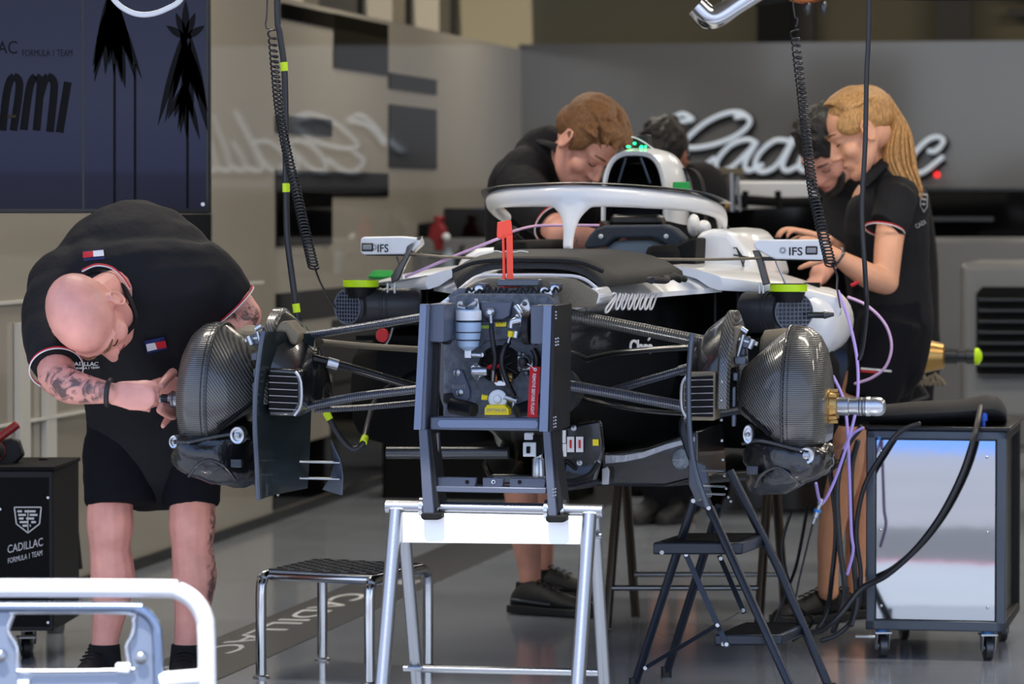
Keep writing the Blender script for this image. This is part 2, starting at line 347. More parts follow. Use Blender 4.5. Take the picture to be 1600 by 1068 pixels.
# neon sign on the back panel
root = thing('neon_sign', 'white script neon sign on the grey back panel', 'sign', C(1250, 240, VB-.06))
def nstroke(pts, r=.02): 
    q = [C(x, y, VB-.075) for x, y in pts]; a = MB(); a.tube(q, r, n=8, k=7, round_=True); return a
K = [[(1082, 186), (1066, 178), (1045, 190), (1025, 215), (1002, 235)],
 [(1078, 188), (1058, 192), (1040, 205), (1026, 225)],
 [(1150, 183), (1168, 182), (1170, 195), (1150, 212), (1118, 225), (1085, 231), (1068, 226), (1080, 210), (1105, 190), (1135, 177), (1158, 176), (1171, 186)],
 [(1072, 238), (1058, 252), (1075, 268), (1092, 265), (1115, 248)],
 [(1180, 222), (1165, 218), (1140, 228), (1120, 252), (1122, 267), (1142, 262), (1168, 238), (1183, 221), (1165, 252), (1168, 267), (1190, 258)],
 [(1232, 220), (1210, 220), (1186, 240), (1180, 262), (1196, 268), (1220, 250), (1258, 180), (1262, 178), (1225, 250), (1228, 267), (1246, 260)],
 [(1268, 222), (1250, 252), (1254, 267), (1272, 258)],
 [(1300, 180), (1278, 240), (1276, 266), (1292, 262)], [(1322, 180), (1300, 240), (1298, 266), (1316, 258)], [(1344, 222), (1328, 252), (1332, 267), (1352, 255)],
 [(1408, 222), (1390, 218), (1366, 236), (1358, 258), (1370, 268), (1392, 250), (1412, 222), (1398, 254), (1402, 267), (1424, 250)],
 [(1452, 236), (1462, 236), (1474, 222), (1466, 214), (1448, 220), (1426, 244), (1424, 262), (1440, 270), (1472, 246)]]
for kk in K: nstroke(kk, .014).build('letter_stroke', 'neon', root)
mb = MB()
for kk in K: mb.tube([C(x+3, y+3, VB-.045) for x, y in kk], .03, n=6, k=5, hint=R_, r2=.03)
mb.build('black_backing', 'blackt', root)
mb = MB(); mb.ell(C(1464, 273, VB-.08), .016); tag(mb.build('indicator_lamp', 'redl'), 'small red light glowing at the lower right of the script sign', 'light')
# black counter below the panel
root = thing('long_counter', 'long glossy black counter below the grey back panel', 'counter', G(ul+3, VB-.5, 0))
mb = MB(); mb.prism([G(-1.9, VB-.9, 1.1), G(6.3, VB-.9, 1.1), G(6.3, VB-.9, 1.4), G(-1.9, VB-.9, 1.4)], R_*.8); mb.build('upper_cabinet', 'wblack', root, bevel=.01)
mb = MB()
for i in range(8): mb = MB(); mb.box(G(.2+i*.75, VB-.915, 1.25), (.45, .01, .02)); mb.build('drawer_handle', 'dsteel', root)
mb = MB(); mb.box(G(3.2, VB-.6, .52), (6.0, .6, 1.04)); mb.build('base_cabinet', mat('grey_cabinet', '#7d7d7c', .35), root, bevel=.01)
# ---------------- the race car ----------------
CAR = thing('race_car', 'white and black open-wheel race car without wheels or nose, raised on stands', 'race car', G(0, 0, 0))
def sect(v, w, zt, zb, e=.35, n=28, du=0, wb=None):
    "superellipse section, wb = half width at the bottom"
    o = []
    for j in range(n):
        t = 2*math.pi*j/n; c, s = math.cos(t), math.sin(t)
        x = math.copysign(abs(c)**e, c); y = math.copysign(abs(s)**e, s); k = (y+1)/2
        o.append(G(du+x*(w*k+(wb if wb else w)*(1-k)), v, (zt+zb)/2+y*(zt-zb)/2))
    return o
# tub
mb = MB(); mb.rings([sect(v, w_, zt, zb, .4, 32, 0, wb) for v, w_, zt, zb, wb in
  ((-.2, .135, 1.085, .80, .13), (.0, .17, 1.12, .775, .14), (.4, .215, 1.15, .72, .16), (.8, .255, 1.165, .66, .2), (1.05, .30, 1.13, .60, .24), (1.6, .35, 1.12, .56, .3), (3.0, .30, 1.2, .56, .3), (3.4, .2, 1.1, .6, .2))])
tub = mb.build('chassis', 'carb2', CAR)
# white upper bodywork on the tub
mb = MB()
def deck(v, w_, z, dz, d=.012):
    o = []
    for j in range(13):
        t = -1+j/6; o.append(G(t*w_, v, z-abs(t)**3*dz))
    return o
rs = [deck(-.02, .172, 1.135, .05), deck(.2, .195, 1.155, .06), (deck(.55, .235, 1.172, .075)), deck(.9, .30, 1.18, .08), deck(1.08, .42, 1.178, .07)]
mb.rings([r+[p-Z_*.014 for p in r[::-1]] for r in rs]); mb.build('nose_top_cover', 'white', CAR)
# cockpit side panels and sidepod shells, both sides
for s in (-1, 1):
    mb = MB(); rs = []
    for v, ui, uo, zi, zo, zb in ((1.02, .25, .42, 1.17, 1.14, 1.1), (1.12, .26, .60, 1.17, 1.115, 1.09), (1.2, .27, .73, 1.17, 1.08, 1.02), (1.28, .27, .71, 1.17, 1.085, .975), (1.6, .28, .69, 1.17, 1.08, .97), (2.0, .26, .55, 1.14, 1.05, .95), (2.3, .2, .3, 1.12, 1.0, .9), (3.3, .15, .2, 1.0, .9, .85)):
        o = []
        for j in range(9):
            t = j/8; o.append(G(s*(ui+(uo-ui)*t), v, zi+(zo-zi)*t**2))
        if s < 0: uo -= .05*(uo > .5); zb = max(zb, 1.02) if v < 1.9 else zb
        rr = (zo-zb)*.5
        for j in range(1, 6):
            a = math.pi/2-j/5*math.pi; o.append(G(s*(uo+rr*.55*math.cos(a)), v, zo-rr+rr*math.sin(a)))
        o += [G(s*(uo-.03), v, zb+.01)]+[G(s*(ui+(uo-.03-ui)*t), v, max(zb+.01, zi+(zo-zi)*t**2-.035) if v > 1.15 else zi+(zo-zi)*t**2-.02) for t in (.75, .5, .25, 0)]
        rs.append(o if s > 0 else o[::-1])
    mb.rings(rs); sp = mb.build('sidepod_shell', 'white', CAR)
    mb = MB() # rounded white end of the sidepod
    mb.rings([[G(s*((.645 if s > 0 else .59)+(.10 if s > 0 else .07)*k*math.cos(a)), v, (1.0 if s > 0 else 1.03)+(.095 if s > 0 else .05)*k*math.sin(a)*1.1) for a in [2*math.pi*j/28 for j in range(28)]] for v, k in ((1.13, .05), (1.135, .5), (1.16, .82), (1.22, 1), (1.6, .95))])
    mb.build('sidepod_shoulder', 'white', CAR)
    mb = MB() # inlet duct (dark), open box with vanes
    mb.box(G(s*.45, 1.27, 1.1), (.36, .3, .014)); mb.box(G(s*.45, 1.27, .955), (.42, .3, .014)); mb.box(G(s*.45, 1.42, 1.03), (.42, .02, .17))
    du = mb.build('inlet_duct', 'matt', CAR)
    for k in (0, 1):
        q = MB(); q.box(G(s*(.39+.065*k), 1.2, 1.03), (.006, .1, .14)); q.build('inlet_vane', 'satin', CAR)
    mb = MB(); mb.rings([sect(v, w_, zt, zb, .5, 20, s*c_) for v, w_, zt, zb, c_ in ((1.2, .16, .95, .75, .46), (1.35, .23, .955, .63, .5), (1.9, .18, .95, .62, .42), (2.3, .08, .9, .62, .25))])
    mb.build('sidepod_undercut', 'matt', CAR)
mb = MB(); mb.prism([G(-.2, .82, .555), G(.3, .82, .555), G(.70, 1.35, .56), (G(.7, 2.0, .56)), G(.3, 2.3, .56), G(.3, 3.4, .56), G(-.3, 3.4, .56), G(-.3, 2.25, .56), G(-.36, 1.95, .56), G(-.33, 1.35, .56)], Z_*.03)
fl = mb.build('floor_panel', 'carb2', CAR, bevel=.008)
# keel / front of floor with protective tape
mb = MB(); mb.rings([[C(x, y, v) for x, y in q] for v, q in ((.66, [(938, 708), (1010, 700), (1090, 672), (1092, 745), (1040, 758), (940, 756)]), (1.1, [(930, 700), (1010, 690), (1130, 660), (1135, 740), (1060, 756), (930, 754)]))])
mb.build('floor_fence', 'carb2', CAR, bevel=.006)
mb = MB(); mb.rings([[C(x, y, .655), C(x, y+h, .655), C(x, y+h, .66), C(x, y, .66)] for x, y, h in ((946, 711, 13), (975, 711, 10), (1005, 706, 9), (1040, 694, 8), (1086, 682, 7))]); mb.build('foil_tape', mat('silver_tape', '#b8bcc4', .35, .3, bump=.4, bscale=60), CAR)
mb = MB(); mb.rings([[C(1064+a*math.cos(t), 717+b*math.sin(t), v) for t in [2*math.pi*j/12 for j in range(12)]] for v, a, b in ((.67, 16, 19), (.65, 14, 16), (.645, 6, 8))]); mb.build('plastic_wrap', mat('clear_wrap', '#7e8790', .2, .2, bump=1, bscale=30), CAR)
mb = MB(); mb.prism([C(x, y, .6) for x, y in ((940, 732), (948, 729), (952, 735), (951, 757), (940, 757))], R_*.02); mb.build('tow_bracket', 'alu', CAR, bevel=.002)
# side printed words on the tub flank: white script and red-free lettering
def flank(px, py): # point on the tub flank seen at a pixel
    best = None
    a = (px-800)/FP; b = (534-py)/FP; d = V((a, math.cos(TH)+b*math.sin(TH), -math.sin(TH)+b*math.cos(TH))); c0 = V((0, 0, CH))
    n = (G(.305, .95, 1)-G(.205, .25, 1)).normalized().cross(Z_); p0 = G(.228, .3, 1)
    return c0+d*((p0-c0).dot(n)/d.dot(n))
fp0 = flank(948, 488); fx = (flank(1022, 488)-fp0); mb = MB()
SC2 = [[(938, 464), (948, 470), (958, 458), (962, 462), (948, 480), (946, 488), (952, 484), (962, 466)]]
for x in (966, 975, 985, 994, 1003, 1011, 1019):
    SC2.append([(x+3, 459), (x-2, 470), (x-4, 481), (x-1, 482), (x+4, 470), (x+7, 460)])
for st in SC2: mb.tube([flank(x, y) for x, y in st], .003, n=6, k=4, round_=True)
mb.build('team_script', 'whitet', CAR)
q0 = flank(983, 552); mb = MB(); mb.text('Claro-', q0, flank(1025, 552)-q0, Z_, h=.038, w=(flank(1024, 552)-q0).length, th=.003, bold=.02); mb.tube([flank(1013, 531), flank(1017, 524)], .003, n=6, k=1); mb.build('flank_lettering', 'whitet', CAR)
# stickers on the flank
for i, (x0, y0, x1, y1, c) in enumerate(((879, 672, 884, 692, 'whitet'), (879, 693, 885, 713, 'whitet'), (886, 682, 897, 706, 'whitet'), (900, 682, 911, 706, 'whitet'), (926, 686, 935, 696, 'yellow'))):
    mb = MB(); mb.crect(x0, y0, x1, y1, .12, .004); s_ = mb.build('sticker', c, CAR)
    if c == 'whitet' and x0 > 885:
        q = MB(); q.crect(x0+4, y0+5, x0+7, y1-6, .116, .003); q.build('red_mark', 'redt', s_)
mb = MB(); mb.rings([[C(x, y, v) for x, y in ((862, 668), (940, 655), (945, 700), (930, 760), (862, 770))] for v in (.14, .8)]); mb.build('lower_cover', 'carb2', CAR, bevel=.01)
for x, y in ((897, 668), (934, 722), (906, 722)):
    mb = MB(); mb.lathe(C(x, y, .13), -R_, [(0, .008), (.006, .008), (.009, .004)], 12); mb.build('bolt', 'bsteel', CAR)
mb = MB()
for pts in ([(866, 745, .05), (890, 752, .05), (920, 742, .05), (935, 722, .06)], [(870, 762, .03), (900, 760, .03), (935, 752, .05)], [(880, 735, .06), (884, 720, .08), (900, 732, .06)]): mb.ctube(pts, .007, n=8)
mb.build('pipe', 'satin', CAR)
# ---- front bulkhead ----
BV = -.25
mb = MB(); mb.cprism([(692, 652), (692, 560), (697, 478), (704, 466), (716, 459), (854, 459), (864, 467), (870, 480), (872, 560), (868, 652)], BV, .08)
bk = mb.build('front_bulkhead', 'dusty', CAR, bevel=.006)
mb = MB(); mb.rings([[C(782+a*math.cos(t), 569+b*math.sin(t), BV-d_) for t in [2*math.pi*j/32 for j in range(32)]] for a, b, d_ in ((34, 30, .001), (32, 28, .006), (30, 26, .006), (29, 25, .001), (28, 24, .0005))]); mb.build('opening', 'matt', bk)
mb = MB() # inner wiring seen in the opening
for pts, in (([(756, 566, BV-.004), (775, 575, BV-.008), (800, 566, BV-.004)],), ([(760, 580, BV-.004), (785, 572, BV-.008), (808, 583, BV-.004)],), ([(768, 550, BV-.004), (780, 562, BV-.008), (798, 553, BV-.004)],)): mb.ctube(pts, .003, n=6)
mb.build('wire', 'satin', bk)
mb = MB(); mb.ctube([(762, 575, BV-.01), (772, 571, BV-.012), (784, 573, BV-.01)], .006, n=8); mb.build('wire', 'red', bk)
# stepped relief of the face
mb = MB(); mb.cprism([(750, 471), (800, 471), (797, 494), (785, 500), (766, 500), (753, 494)], BV-.02, .03); mb.build('centre_bracket', 'anod', bk, bevel=.004)
mb = MB(); mb.cprism([(795, 502), (838, 502), (838, 540), (826, 534), (800, 530), (760, 532), (748, 545), (748, 502)], BV-.008, .012); mb.build('relief_panel', 'dusty', bk, bevel=.003)
mb = MB(); mb.cprism([(712, 577), (722, 577), (734, 608), (735, 620), (727, 627), (712, 627), (706, 618), (708, 582)], BV-.014, .02); pl = mb.build('cover_plate', 'anod', bk, bevel=.003)
for x, y in ((714.5, 582), (719, 613)):
    q = MB(); q.lathe(C(x, y, BV-.014), -R_, [(0, .009), (.006, .009), (.008, .005)], 14); q.build('bolt', 'bsteel', pl)
q = MB(); q.text('RIGHT', C(707, 607, BV-.0145), L_, Z_, h=.01, w=.034); q.build('engraved_word', 'greyt', pl)
# fluid reservoir
A0 = C(732, 554, BV-.045); k_ = 1/612
mb = MB(); mb.lathe(A0, Z_, [(0, .008), (6*k_, .009), (7*k_, .012), (13*k_, .026), (22*k_, .0285), (23*k_, .0245), (24*k_, .03), (34*k_, .031), (35*k_, .0275), (36*k_, .031), (38*k_, .0325), (50*k_, .0325), (51*k_, .029), (53*k_, .029), (54*k_, .0325), (68*k_, .0325), (70*k_, .03)], 28)
rv = mb.build('fluid_reservoir', 'paleblue', bk)
q = MB(); q.lathe(A0+Z_*54*k_, Z_, [(0, .0334), (14*k_, .0334), (15*k_, .028)], 28); q.build('reservoir_cap', 'ivory', rv)
q = MB()
for h in (23, 35, 52): q.lathe(A0+Z_*h*k_, Z_, [(-.0015, .0305), (.0015, .0305)], 28)
q.build('seal_ring', 'blackt', rv)
q = MB(); q.box(A0+Z_*.002, (.018, .018, .02)); q.cyl(A0+L_*.005, A0+L_*.034-Z_*.001, .006); q.cyl(A0+L_*.034, A0+L_*.034+R_*.03, .006); q.build('outlet_fitting', 'alu', rv, bevel=.001)
# top brackets left and right with clevis rods
for sx_, pts in ((0, [(714, 472), (722, 470), (724, 486), (714, 485)]), (1, [(733, 481), (741, 467), (746, 466), (750, 485), (742, 486)]), (2, [(807, 481), (819, 467), (824, 467), (829, 482), (829, 495), (803, 497)])):
    mb = MB(); mb.cprism(pts, BV-.03, .02); b_ = mb.build('top_bracket', 'alu', bk, bevel=.003)
    if sx_:
        q = MB(); q.lathe(C((743, 820)[sx_-1], (473, 474)[sx_-1], BV-.03), -R_, [(0, .006), (.006, .006), (.007, .003)], 12); q.build('bolt', 'dsteel', b_)
mb = MB(); mb.ctube([(728, 483, BV-.04), (737, 477, BV-.05), (744, 471, BV-.05)], .007); mb.ctube([(716, 480, BV-.045), (728, 482, BV-.045)], .008); mb.build('left_clevis', 'bsteel', bk)
mb = MB(); mb.ctube([(806, 478, BV-.05), (812, 487, BV-.055), (817, 495, BV-.05)], .0075); mb.ctube([(799, 512, BV-.05), (801, 503, BV-.05), (812, 500, BV-.05), (818, 504, BV-.05)], .009)
mb.ctube([(806, 527, BV-.05), (808, 517, BV-.05)], .011); mb.ctube([(814, 512, BV-.05), (823, 503, BV-.04)], .008); mb.build('right_valve', 'alu', bk)
for x, y in ((808, 488), (819, 487), (808, 497), (821, 505)):
    q = MB(); q.lathe(C(x, y, BV-.045), -R_, [(0, .005), (.008, .005), (.01, .002)], 10); q.build('bolt', 'dsteel', bk)
mb = MB(); mb.ctube([(798, 526, BV-.055), (799, 517, BV-.055)], .0085); mb.build('yellow_collar', 'yellow', bk)
for hp in ([(768, 505, BV-.04), (768, 517, BV-.05), (771, 540, BV-.055), (774, 560, BV-.05), (771, 578, BV-.045)], [(795, 534, BV-.045), (788, 545, BV-.06), (784, 562, BV-.065), (787, 580, BV-.06), (795, 601, BV-.055), (804, 618, BV-.04)]):
    mb = MB(); mb.ctube(hp, .0068, n=10); mb.build('brake_hose', 'rubber', bk)
for hp in ([(767, 484, BV-.035), (767, 496, BV-.04), (768, 508, BV-.042)], [(771, 578, BV-.045), (770, 595, BV-.04)], [(797, 526, BV-.05), (792, 542, BV-.05)], [(783, 573, BV-.05), (788, 596, BV-.045)]):
    mb = MB(); mb.ctube(hp, [.0062, .0052, .0062][:len(hp)] if len(hp) == 3 else .0055, n=10, k=3); mb.build('hose_fitting', 'bsteel', bk)
mb = MB(); mb.lathe(C(767, 487, BV-.03), -R_, [(0, .011), (.012, .011), (.016, .006)], 12); mb.build('banjo_bolt', 'alu', bk)
# flanged parts round the opening
mb = MB(); mb.cprism([(735, 572), (744, 566), (751, 572), (763, 575), (763, 586), (751, 588), (746, 594), (738, 587)], BV-.02, .015); mb.cyl(C(737, 580, BV-.03), C(762, 580, BV-.03), .011)
fb = mb.build('left_sensor', 'alu', bk, bevel=.002)
for y in (569, 589):
    q = MB(); q.lathe(C(744.5, y, BV-.02), -R_, [(0, .006), (.006, .006)], 10); q.build('bolt', 'dsteel', fb)
mb = MB(); mb.cprism([(808, 551), (816, 549), (822, 556), (832, 560), (834, 570), (828, 578), (814, 578), (808, 572)], BV-.018, .018); fb = mb.build('right_flange', 'alu', bk, bevel=.003)
q = MB(); q.lathe(C(820, 565, BV-.018), -R_, [(0, .018), (.012, .017), (.013, .012), (.03, .01), (.034, .004)], 20); q.build('black_plug', 'rubber', fb)
for x, y in ((812, 552.5), (812, 575), (823, 583)):
    q = MB(); q.lathe(C(x, y, BV-.018), -R_, [(0, .0075), (.006, .0075), (.008, .004)], 12); q.build('bolt', 'dsteel', fb)
mb = MB(); mb.ctube([(833, 545, BV-.01), (839, 560, BV-.012), (837, 585, BV-.01)], .008); mb.build('seal_strip', 'rubber', bk)
mb = MB(); mb.cprism([(770, 597), (776, 594), (789, 594), (793, 600), (788, 603), (775, 603)], BV-.03, .02)
mb.build('pivot_bracket', 'alu', bk, bevel=.002)
for x, n_ in ((774, 'copper'), (797, 'gold')):
    q = MB(); q.cyl(C(x-5, 590, BV-.025), C(x+4, 590, BV-.025), .0125); q.build('bushing', n_, bk)
mb = MB(); mb.lathe(C(779, 623, BV-.02), -R_, [(0, .024), (.012, .024), (.014, .02), (.012, .011), (.018, .009), (.02, .004)], 28); sn = mb.build('round_sensor', 'ivory', bk)
q = MB(); q.cyl(C(788, 620, BV-.025), C(808, 626, BV-.025), .01); q.cyl(C(802, 624, BV-.025), C(803, 636, BV-.03), .006); q.build('connector', 'bsteel', sn)
mb = MB(); mb.cyl(C(753, 620, BV-.03), C(762, 621, BV-.03), .0075, r2=.006); mb.build('yellow_plug', 'yellow', bk)
mb = MB(); mb.cprism([(757, 648), (757, 638), (761, 632), (788, 632), (795, 639), (795, 648)], BV-.05, .035); yl = mb.build('yellow_label', 'yellow', bk, bevel=.0015)
q = MB(); q.text('OPTIMUM', C(760, 643, BV-.0505), L_, Z_, h=.008, w=.05); q.build('label_print', 'greyt', yl)
mb = MB(); mb.crect(774, 503, 791, 510, BV-.012, .006); y2 = mb.build('small_yellow_label', 'yellow', bk)
q = MB(); q.text('KAE 004 A', C(775, 505, BV-.0125), L_, Z_, h=.004, w=.024); q.build('label_print', 'blackt', y2)
q = MB(); q.text('0003', C(752, 513, BV-.009), L_, Z_, h=.008, w=.02, bold=.02); q.build('green_paint_mark', 'lime', bk)
for a, b, r in (((706, 633), (741, 641), .021), ((834, 634), (806, 642), .019)):
    mb = MB(); mb.cyl(C(a[0], a[1], BV-.03), C(b[0], b[1], BV-.06), r, 24, r*.92); mb.build('pedal_damper', 'satin', bk, bevel=.002)
for pts in ([(692, 614), (706, 614), (716, 632), (700, 634), (692, 628)], [(838, 616), (868, 612), (868, 650), (845, 650)]):
    mb = MB(); mb.cprism(pts, BV-.02, .02); mb.build('corner_bracket', 'satin', bk, bevel=.004)
# cavity above the bulkhead
mb = MB(); mb.rings([[C(x, y, v) for x, y in ((700, 470), (724, 452), (744, 440), (762, 434), (862, 433), (900, 436), (936, 458), (930, 480), (860, 480))] for v in (-.13, .18)], cap=True); mb.build('nose_well', 'tan', CAR, bevel=.006)
for pts, m_ in (([(743, 442), (759, 443), (759, 449), (742, 448)], 'anod'), ([(858, 442), (875, 443), (873, 450), (857, 449)], 'anod'), ([(776, 436), (842, 436), (842, 447), (776, 447)], 'sgrey'), ([(700, 462), (716, 450), (838, 450), (858, 453), (870, 466), (866, 472), (700, 472)], 'dusty')):
    mb = MB(); mb.cprism(pts, -.2, .05); mb.build('well_bracket', m_, CAR, bevel=.003)
mb = MB()
for i in range(9):
    x = 728+i*17; mb.ctube([(x, 457, -.22), (x+4, 450+3*math.sin(i*2), -.22), (x+9, 455, -.22), (x+13, 450, -.21)], .0035, n=6, k=3)
mb.build('wiring', 'satin', CAR)
for x, y in ((737, 456), (750, 452), (858, 458), (868, 452), (852, 455)):
    mb = MB(); mb.lathe(C(x, y, -.2), -R_, [(0, .011), (.016, .011), (.018, .007)], 12); mb.build('connector', 'alu', CAR)
mb = MB(); mb.ctube([(697, 470, -.2), (710, 459, -.18), (728, 444, -.1), (750, 431, 0), (800, 430, .02), (862, 430, .02), (905, 433, .02), (930, 448, .0), (936, 458, -.02)], .0045, n=8); mb.build('edge_rim', 'ivory', CAR)
mb = MB(); mb.cprism([(866, 470), (880, 460), (930, 449), (938, 462), (934, 474), (900, 484), (878, 478)], -.1, .2); mb.build('nose_side_panel', 'white', CAR, bevel=.006)
# ---- arms ----
def arm(name, pts, rt, rv_, m_='armc', par=None, **k):
    mb = MB(); mb.ctube(pts, rt, r2=rv_, hint=Z_, n=16, **k); return mb.build(name, m_, par or CAR)
arm('upper_front_arm', [(455, 527, 0), (545, 514, -.04), (665, 494, -.09)], .0105, .03)
arm('upper_rear_arm', [(500, 534, .05), (580, 541, .15), (692, 548, .28)], .0085, .022, 'tan')
t_ = arm('steering_rod', [(488, 559, -.05), (560, 578, 0), (668, 610, .05)], .011, .014, 'blackp')
for f0, f1, m_ in ((0.13, .22, 'alu'),):
    q = MB(); a, b = C(488, 559, -.05), C(668, 610, .05); q.cyl(a.lerp(b, f0), a.lerp(b, f1), .0145); q.build('silver_sleeve', m_, t_)
arm('lower_front_arm', [(484, 634, -.08), (560, 619, -.09), (668, 606, -.1)], .0115, .03)
arm('lower_rear_arm', [(490, 640, .05), (570, 636, .1), (668, 627, .16)], .008, .022)
arm('upper_front_arm', [(875, 490, -.09), (960, 506, -.05), (1100, 534, 0)], .0165, .036, weave('carbon_arm_warm_grey', '#2e2d2b', '#5b5850', 52, 0, .3, .7, .4))  # warmer, lighter weave than the other arms
arm('upper_rear_arm', [(890, 572, .3), (960, 552, .2), (1100, 541, .06)], .0085, .022, 'carb2')
t_ = arm('push_rod', [(950, 612, .2), (1010, 594, .1), (1100, 568, 0)], .0105, .014)
a, b = C(950, 612, .2), C(1100, 568, 0); q = MB(); q.cyl(a.lerp(b, .76), a.lerp(b, .86), .0135); q.build('silver_sleeve', 'alu', t_)
arm('lower_front_arm', [(880, 600, -.1), (960, 614, -.09), (1105, 641, -.06)], .014, .034)
arm('lower_rear_arm', [(900, 620, .2), (1000, 640, .1), (1105, 648, .05)], .006, .02, 'carb2')
for x, y, x2, y2 in ((455, 524, 442, 522), (486, 558, 470, 552), (486, 632, 462, 634), (1100, 534, 1125, 538), (880, 600, 866, 597)):
    mb = MB(); a, b = C(x, y, -.05), C(x2, y2, -.05); mb.lathe(a, b-a, [(0, .014), ((b-a).length*.5, .024), ((b-a).length, .028)], 16); mb.build('arm_boot', 'sgrey', CAR)
mb = MB(); mb.rings([[C(x+a_*math.cos(t), 610+b_*math.sin(t), v) for t in [2*math.pi*j/20 for j in range(20)]] for x, a_, b_, v in ((888, 14, 34, .0), (890, 20, 30, .1), (900, 14, 16, .2))]); mb.build('gauze_cover', 'carbon', CAR)
# ---- brake assemblies ----
def HUB(s):
    hz = .828 if s > 0 else .828
    def H(a, v, z): return G(s*a, v, hz+z)
    w = V(H(.6, 0, 0)); hub = MB()
    # upright body
    def ringat(a, rv_, zt, zb, n=28, v0=0):
        o = []
        for j in range(n):
            t = 2*math.pi*j/n; z = math.sin(t); z = z*zt if z > 0 else -z*zb
            o.append(H(a, v0+rv_*math.cos(t), z))
        return o if s > 0 else o[::-1]
    hub.rings([ringat(.475, .06, .05, .07), ringat(.50, .13, .14, .14), ringat(.54, .17, .19, .2), ringat(.585, .19, .205, .235)])
    hb = hub.build('upright', 'carb2', CAR)
    # backing plate
    mb = MB(); mb.rings([ringat(.585, .195, .205, .235, 40), ringat(.592, .205, .21, .245, 40), ringat(.612, .205, .21, .245, 40), ringat(.618, .19, .2, .23, 40)]); bp = mb.build('backing_plate', 'drumc', hb)
    mb = MB()
    for j in range(14):
        t = math.pi*(.55+j/13*.9); p = H(.6, .207*math.cos(t), (.212 if math.sin(t) > 0 else .247)*math.sin(t)); mb.lathe(p, (p-H(.6, 0, 0)), [(0, .004), (.004, .004), (.006, .002)], 8)
    mb.build('rivets', 'bsteel', bp)
    # grille box on the inner side
    mb = MB(); mb.prism([H(.505, -.19, .09), H(.583, -.2, .095), H(.583, -.2, -.03), H(.515, -.19, -.03), H(.495, -.19, 0), H(.495, -.19, .06)], R_*.1); gb = mb.build('cooling_inlet', 'tan' if s > 0 else 'carb2', hb, bevel=.006)
    mb = MB(); mb.prism([H(.512, -.192, .08), H(.578, -.2015, .085), H(.578, -.2015, -.02), H(.52, -.192, -.02), H(.505, -.192, .005), H(.505, -.192, .055)], -R_*.002); mb.build('dark_opening', 'matt', gb)
    mb = MB()
    for i in range(6): mb.cyl(H(.505, -.198, .072-i*.017), H(.58, -.205, .075-i*.017), .0016, 6)
    mb.build('louvre_blades', 'bsteel', gb)
    mb = MB(); mb.tube([H(.512, -.195, .085), H(.497, -.195, .06), H(.497, -.195, 0), H(.515, -.195, -.028)], .004, n=8, k=3); mb.build('inlet_frame', 'alu', gb)
    # curved fence
    pts = [(.530, -.235, .19), (.526, -.245, .15), (.522, -.25, .06), (.526, -.25, -.06), (.538, -.24, -.15), (.565, -.21, -.245)]
    rs = []
    for a, v, z in spl(pts, 5):
        a += (.03+.045*math.cos(z/.245*1.45)) if s < 0 else 0; wd = .26-.5*abs(z-.0)**1.3
        r = [H(a, v, z), H(a+.006, v-.005, z), H(a+.012, v, z), H(a+.004, v+wd*.5, z*.98), H(a-.07, v+wd, z*.93), H(a-.08, v+wd, z*.93), H(a-.012, v+wd*.5, z*.98)]
        rs.append(r if s < 0 else r[::-1])
    mb = MB(); mb.rings(rs)
    if s < 0:
        cf = mb.build('curved_fence', mat('glossy_green_grey_carbon', '#1d2526', .28, coat=.6), hb); q = MB(); q.tube([H(a+.006+.03+.045*math.cos(z/.245*1.45), v-.003, z) for a, v, z in spl(pts, 3)], .007, n=8, k=2); q.build('fence_edge', 'sgrey', cf)
    else:
        mb = MB(); mb.tube([H(a, v, z) for a, v, z in pts], .0085, hint=R_, r2=.007, n=10); mb.build('curved_fence', 'sgrey', hb)
    # winglet and struts
    wl_ = [(.455, -.05, -.095), (.425, -.06, -.15), (.418, -.06, -.19), (.425, -.04, -.245), (.485, -.02, -.232), (.462, -.03, -.2), (.448, -.04, -.16)] if s < 0 else [(.50, -.1, -.13), (.545, -.1, -.15), (.56, -.1, -.23), (.52, -.1, -.245), (.50, -.1, -.2)]
    mb = MB(); mb.prism([H(*p) for p in wl_], R_*.012); mb.build('winglet', 'sgrey' if s < 0 else 'carb2', hb, bevel=.003)
    if s < 0:
        for z in (-.155, -.198):
            q = MB(); q.tube([H(.43, -.05, z-.003), H(.53, -.08, z)], .0035, r2=.01, hint=Z_, n=10, k=2); q.build('winglet_strut', 'alu', hb)
    else:
        q = MB()
        for z in (-.16, -.2, -.22): q.tube([H(.54, -.13, z), H(.60, -.15, z)], .003, r2=.008, hint=Z_, n=8, k=1)
        q.build('winglet_strut', 'alu', hb)
    # brake duct drum: swept scoop
    PR = [(.632, .125, .1, .012), (.66, .15, .126, .03), (.70, .178, .161, .058), (.745, .2, .197, .09), (.757, .204, .206, .093), (.775, .204, .207, .093), (.80, .2, .202, .093), (.825, .185, .183, .092), (.84, .165, .155, .091), (.848, .14, .12, .09), (.850, .09, .07, .06)]
    rs = []
    for a, rv_, zt, zb in PR:
        r = []
        for j in range(36):
            t = 2*math.pi*j/36; z = math.sin(t)*zt; zz = max(z, -zb); r.append(H(a, rv_*math.cos(t)*(1 if z >= -zb else 1), zz))
        rs.append(r if s > 0 else r[::-1])
    mb = MB(); mb.rings(rs[:5]); dr = mb.build('brake_drum', 'drumc', hb, ang=50, bevel=0)
    mb = MB(); mb.rings(rs[4:]); mb.build('drum_outer_band', 'bandc', dr, ang=50)
    mb = MB(); mb.tube([H(.751, -.205*math.cos(t), .205*math.sin(t)) for t in [math.radians(a) for a in range(-26, 120, 8)]], .0035, n=8, k=2); mb.build('drum_ridge', 'carbon', dr)
